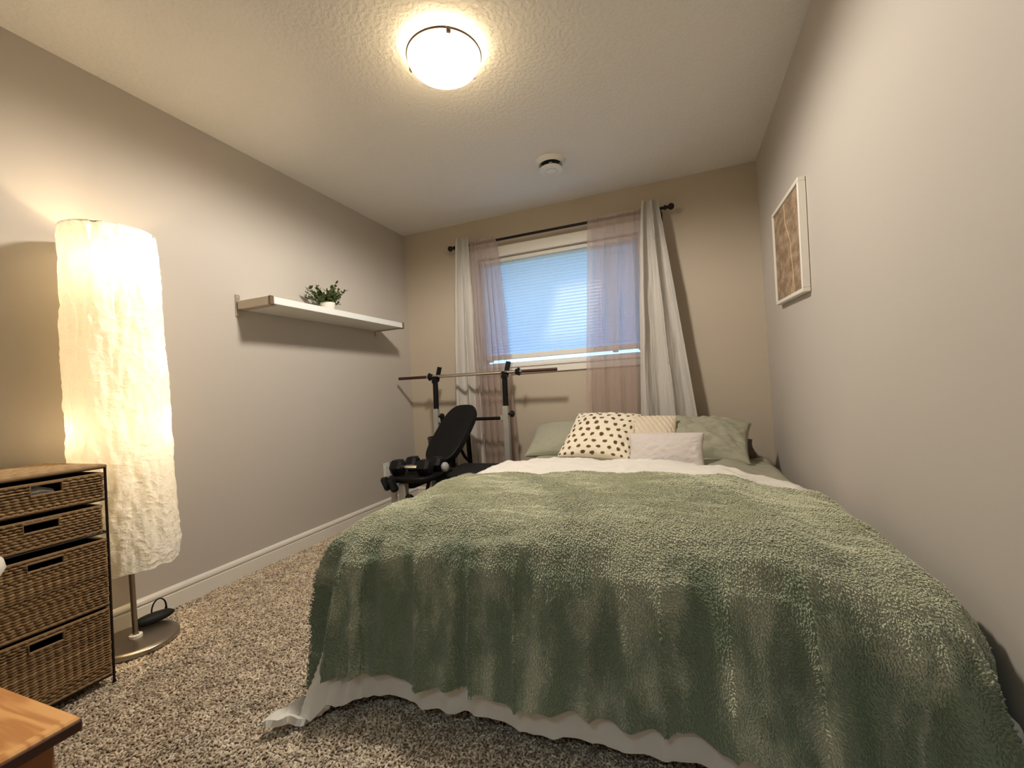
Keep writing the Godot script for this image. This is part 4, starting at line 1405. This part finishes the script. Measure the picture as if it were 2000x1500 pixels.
# ---------------------------------------------------------------- the rest
func small_things() -> void:
	# bin behind the bench
	var c := Vector3(0.375, 0, 0.150)
	var o := thing("waste_bin", "dark grey round bin behind the bench in the corner", "bin", c)
	var b := MB.new()
	b.lathe([Vector2(0.0, 0.004), Vector2(0.095, 0.0), Vector2(0.098, 0.006), Vector2(0.115, 0.57), Vector2(0.112, 0.57), Vector2(0.095, 0.02), Vector2(0.0, 0.02)], c, 40)
	part(o, "body", b, M.grey_dark)
	b = MB.new()
	b.lathe([Vector2(0.112, 0.563), Vector2(0.119, 0.566), Vector2(0.120, 0.580), Vector2(0.115, 0.585), Vector2(0.110, 0.58), Vector2(0.110, 0.565)], c, 40)
	part(o, "rim", b, M.grey_dark)
	# black box between bench and bed
	c = Vector3(1.02, 0, 0.80)
	o = thing("storage_box", "black box with a dark grey lid standing between the bench and the bed", "box", c)
	b = MB.new()
	b.box(c + Vector3(0, 0.20, 0), Vector3(0.40, 0.40, 0.42), 0.006)
	part(o, "body", b, M.black)
	b = MB.new()
	b.box(c + Vector3(0, 0.417, 0), Vector3(0.42, 0.034, 0.44), 0.006)
	part(o, "lid", b, M.charcoal)
	# outlet
	c = Vector3(0, 0.345, 0.435)
	o = thing("wall_outlet", "white electrical outlet low on the wall beside the bench seat", "outlet", c)
	b = MB.new()
	b.box(c + Vector3(0.003, 0, 0), Vector3(0.006, 0.115, 0.072), 0.002)
	part(o, "cover_plate", b, M.white_plastic)
	for s in [-1.0, 1.0]:
		b = MB.new()
		b.box(c + Vector3(0.007, s * 0.021, 0), Vector3(0.003, 0.03, 0.034), 0.001)
		var k := part(o, "socket", b, M.white_plastic)
		b = MB.new()
		for q in [-0.007, 0.007]: b.box(c + Vector3(0.0088, s * 0.021 + 0.004, q), Vector3(0.0008, 0.009, 0.002))
		part(k, "slot", b, M.black)
	# pine table in the near corner
	o = thing("side_table", "honey coloured pine table, its corner in the foreground", "table", Vector3(1.15, 0, 3.33))
	b = MB.new()
	var x0 := 0.84; var x1 := 1.456; var z0 := 3.067; var z1 := 3.60
	b.box(Vector3((x0 + x1) / 2, 0.489, (z0 + z1) / 2), Vector3(x1 - x0, 0.022, z1 - z0), 0.003)
	for i in b.v.size(): b.uv[i] = Vector2((b.v[i].x - x0) / 0.6, (b.v[i].z - z0) / 0.3)
	part(o, "tabletop", b, M.pine)
	b = MB.new()
	b.box(Vector3((x0 + x1) / 2, 0.487, (z0 + z1) / 2), Vector3(x1 - x0 + 0.003, 0.018, z1 - z0 + 0.003), 0.003)
	part(o, "shaded_edge", b, M.edge)  # band whose dark colour paints shade on the tabletop edge
	b = MB.new()
	b.box(Vector3((x0 + x1) / 2, 0.44, z0 + 0.035), Vector3(x1 - x0 - 0.13, 0.074, 0.018), 0.002)
	b.box(Vector3((x0 + x1) / 2, 0.44, z1 - 0.035), Vector3(x1 - x0 - 0.13, 0.074, 0.018), 0.002)
	b.box(Vector3(x1 - 0.045, 0.44, (z0 + z1) / 2), Vector3(0.018, 0.074, z1 - z0 - 0.10), 0.002)
	b.box(Vector3(x0 + 0.045, 0.44, (z0 + z1) / 2), Vector3(0.018, 0.074, z1 - z0 - 0.10), 0.002)
	part(o, "apron", b, M.pine_side)
	for x in [x0 + 0.05, x1 - 0.05]:
		for z in [z0 + 0.045, z1 - 0.045]:
			b = MB.new()
			b.box(Vector3(x, 0.239, z), Vector3(0.05, 0.478, 0.05), 0.004)
			part(o, "leg", b, M.pine_side)
	c = Vector3(1.1, 0.5, 3.16)
	b = MB.new()
	b.lathe([Vector2(0.0, 0.0), Vector2(0.05, 0.0), Vector2(0.065, 0.02), Vector2(0.125, 0.155), Vector2(0.139, 0.180), Vector2(0.136, 0.194), Vector2(0.118, 0.212), Vector2(0.08, 0.226), Vector2(0.055, 0.235), Vector2(0.05, 0.25), Vector2(0.0, 0.25)], c, 48, Basis(), 50.0)
	single("vase", "white rounded vase on the pine table, cut off by the picture's edge", "vase", c, b, M.ceramic)

# ---------------------------------------------------------------- carpet pile
func carpet() -> void:
	var b := MB.new()
	b.tube(path([Vector3(-0.5, 0.0, 0), Vector3(-0.2, 0.42, 0.1), Vector3(0.25, 0.5, -0.08), Vector3(0.62, 0.15, 0.0)]), [0.26, 0.40, 0.38, 0.16], 5)
	var buf := PackedFloat32Array()
	var count := 0
	var f := FastNoiseLite.new()
	f.seed = 4
	f.frequency = 9.0
	f.fractal_octaves = 2
	var step := 0.0078
	var z := 0.25
	var tones := [Color(0.48, 0.38, 0.27), Color(0.62, 0.515, 0.385), Color(0.31, 0.235, 0.16), Color(0.74, 0.635, 0.49), Color(0.54, 0.435, 0.315)]
	while z < 3.06:
		var x := 0.018
		while x < 2.32:
			if not (x > 1.5 and z < 2.0):
				var g := rng.randf() * TAU
				var s := 0.0092 * rng.randf_range(0.75, 1.2)
				var lift := rng.randf_range(-0.35, 0.5)
				var bs := Basis(Vector3.UP, g) * Basis(Vector3(0, 0, 1), lift) * Basis.from_scale(Vector3(s, s * rng.randf_range(0.6, 1.0), s))
				var px := x + rng.randf_range(-0.003, 0.003)
				var pz := z + rng.randf_range(-0.003, 0.003)
				var c: Color = tones[rng.randi() % 5]
				c = c * (1.0 + 0.25 * f.get_noise_2d(px, pz)) * 1.0
				buf.append_array(PackedFloat32Array([bs.x.x, bs.y.x, bs.z.x, px, bs.x.y, bs.y.y, bs.z.y, 0.001, bs.x.z, bs.y.z, bs.z.z, pz, c.r, c.g, c.b, 1.0]))
				count += 1
			x += step
		z += step
	var mm := MultiMesh.new()
	mm.transform_format = MultiMesh.TRANSFORM_3D
	mm.use_colors = true
	mm.mesh = b.mesh(Vector3.ZERO)
	mm.instance_count = count
	mm.buffer = buf
	var o := MultiMeshInstance3D.new()
	o.name = "carpet_pile"
	o.multimesh = mm
	o.material_override = M.carpet
	o.set_meta("kind", "stuff")
	o.set_meta("label", "speckled beige and brown twisted carpet pile")
	get_node("floor").add_child(o)
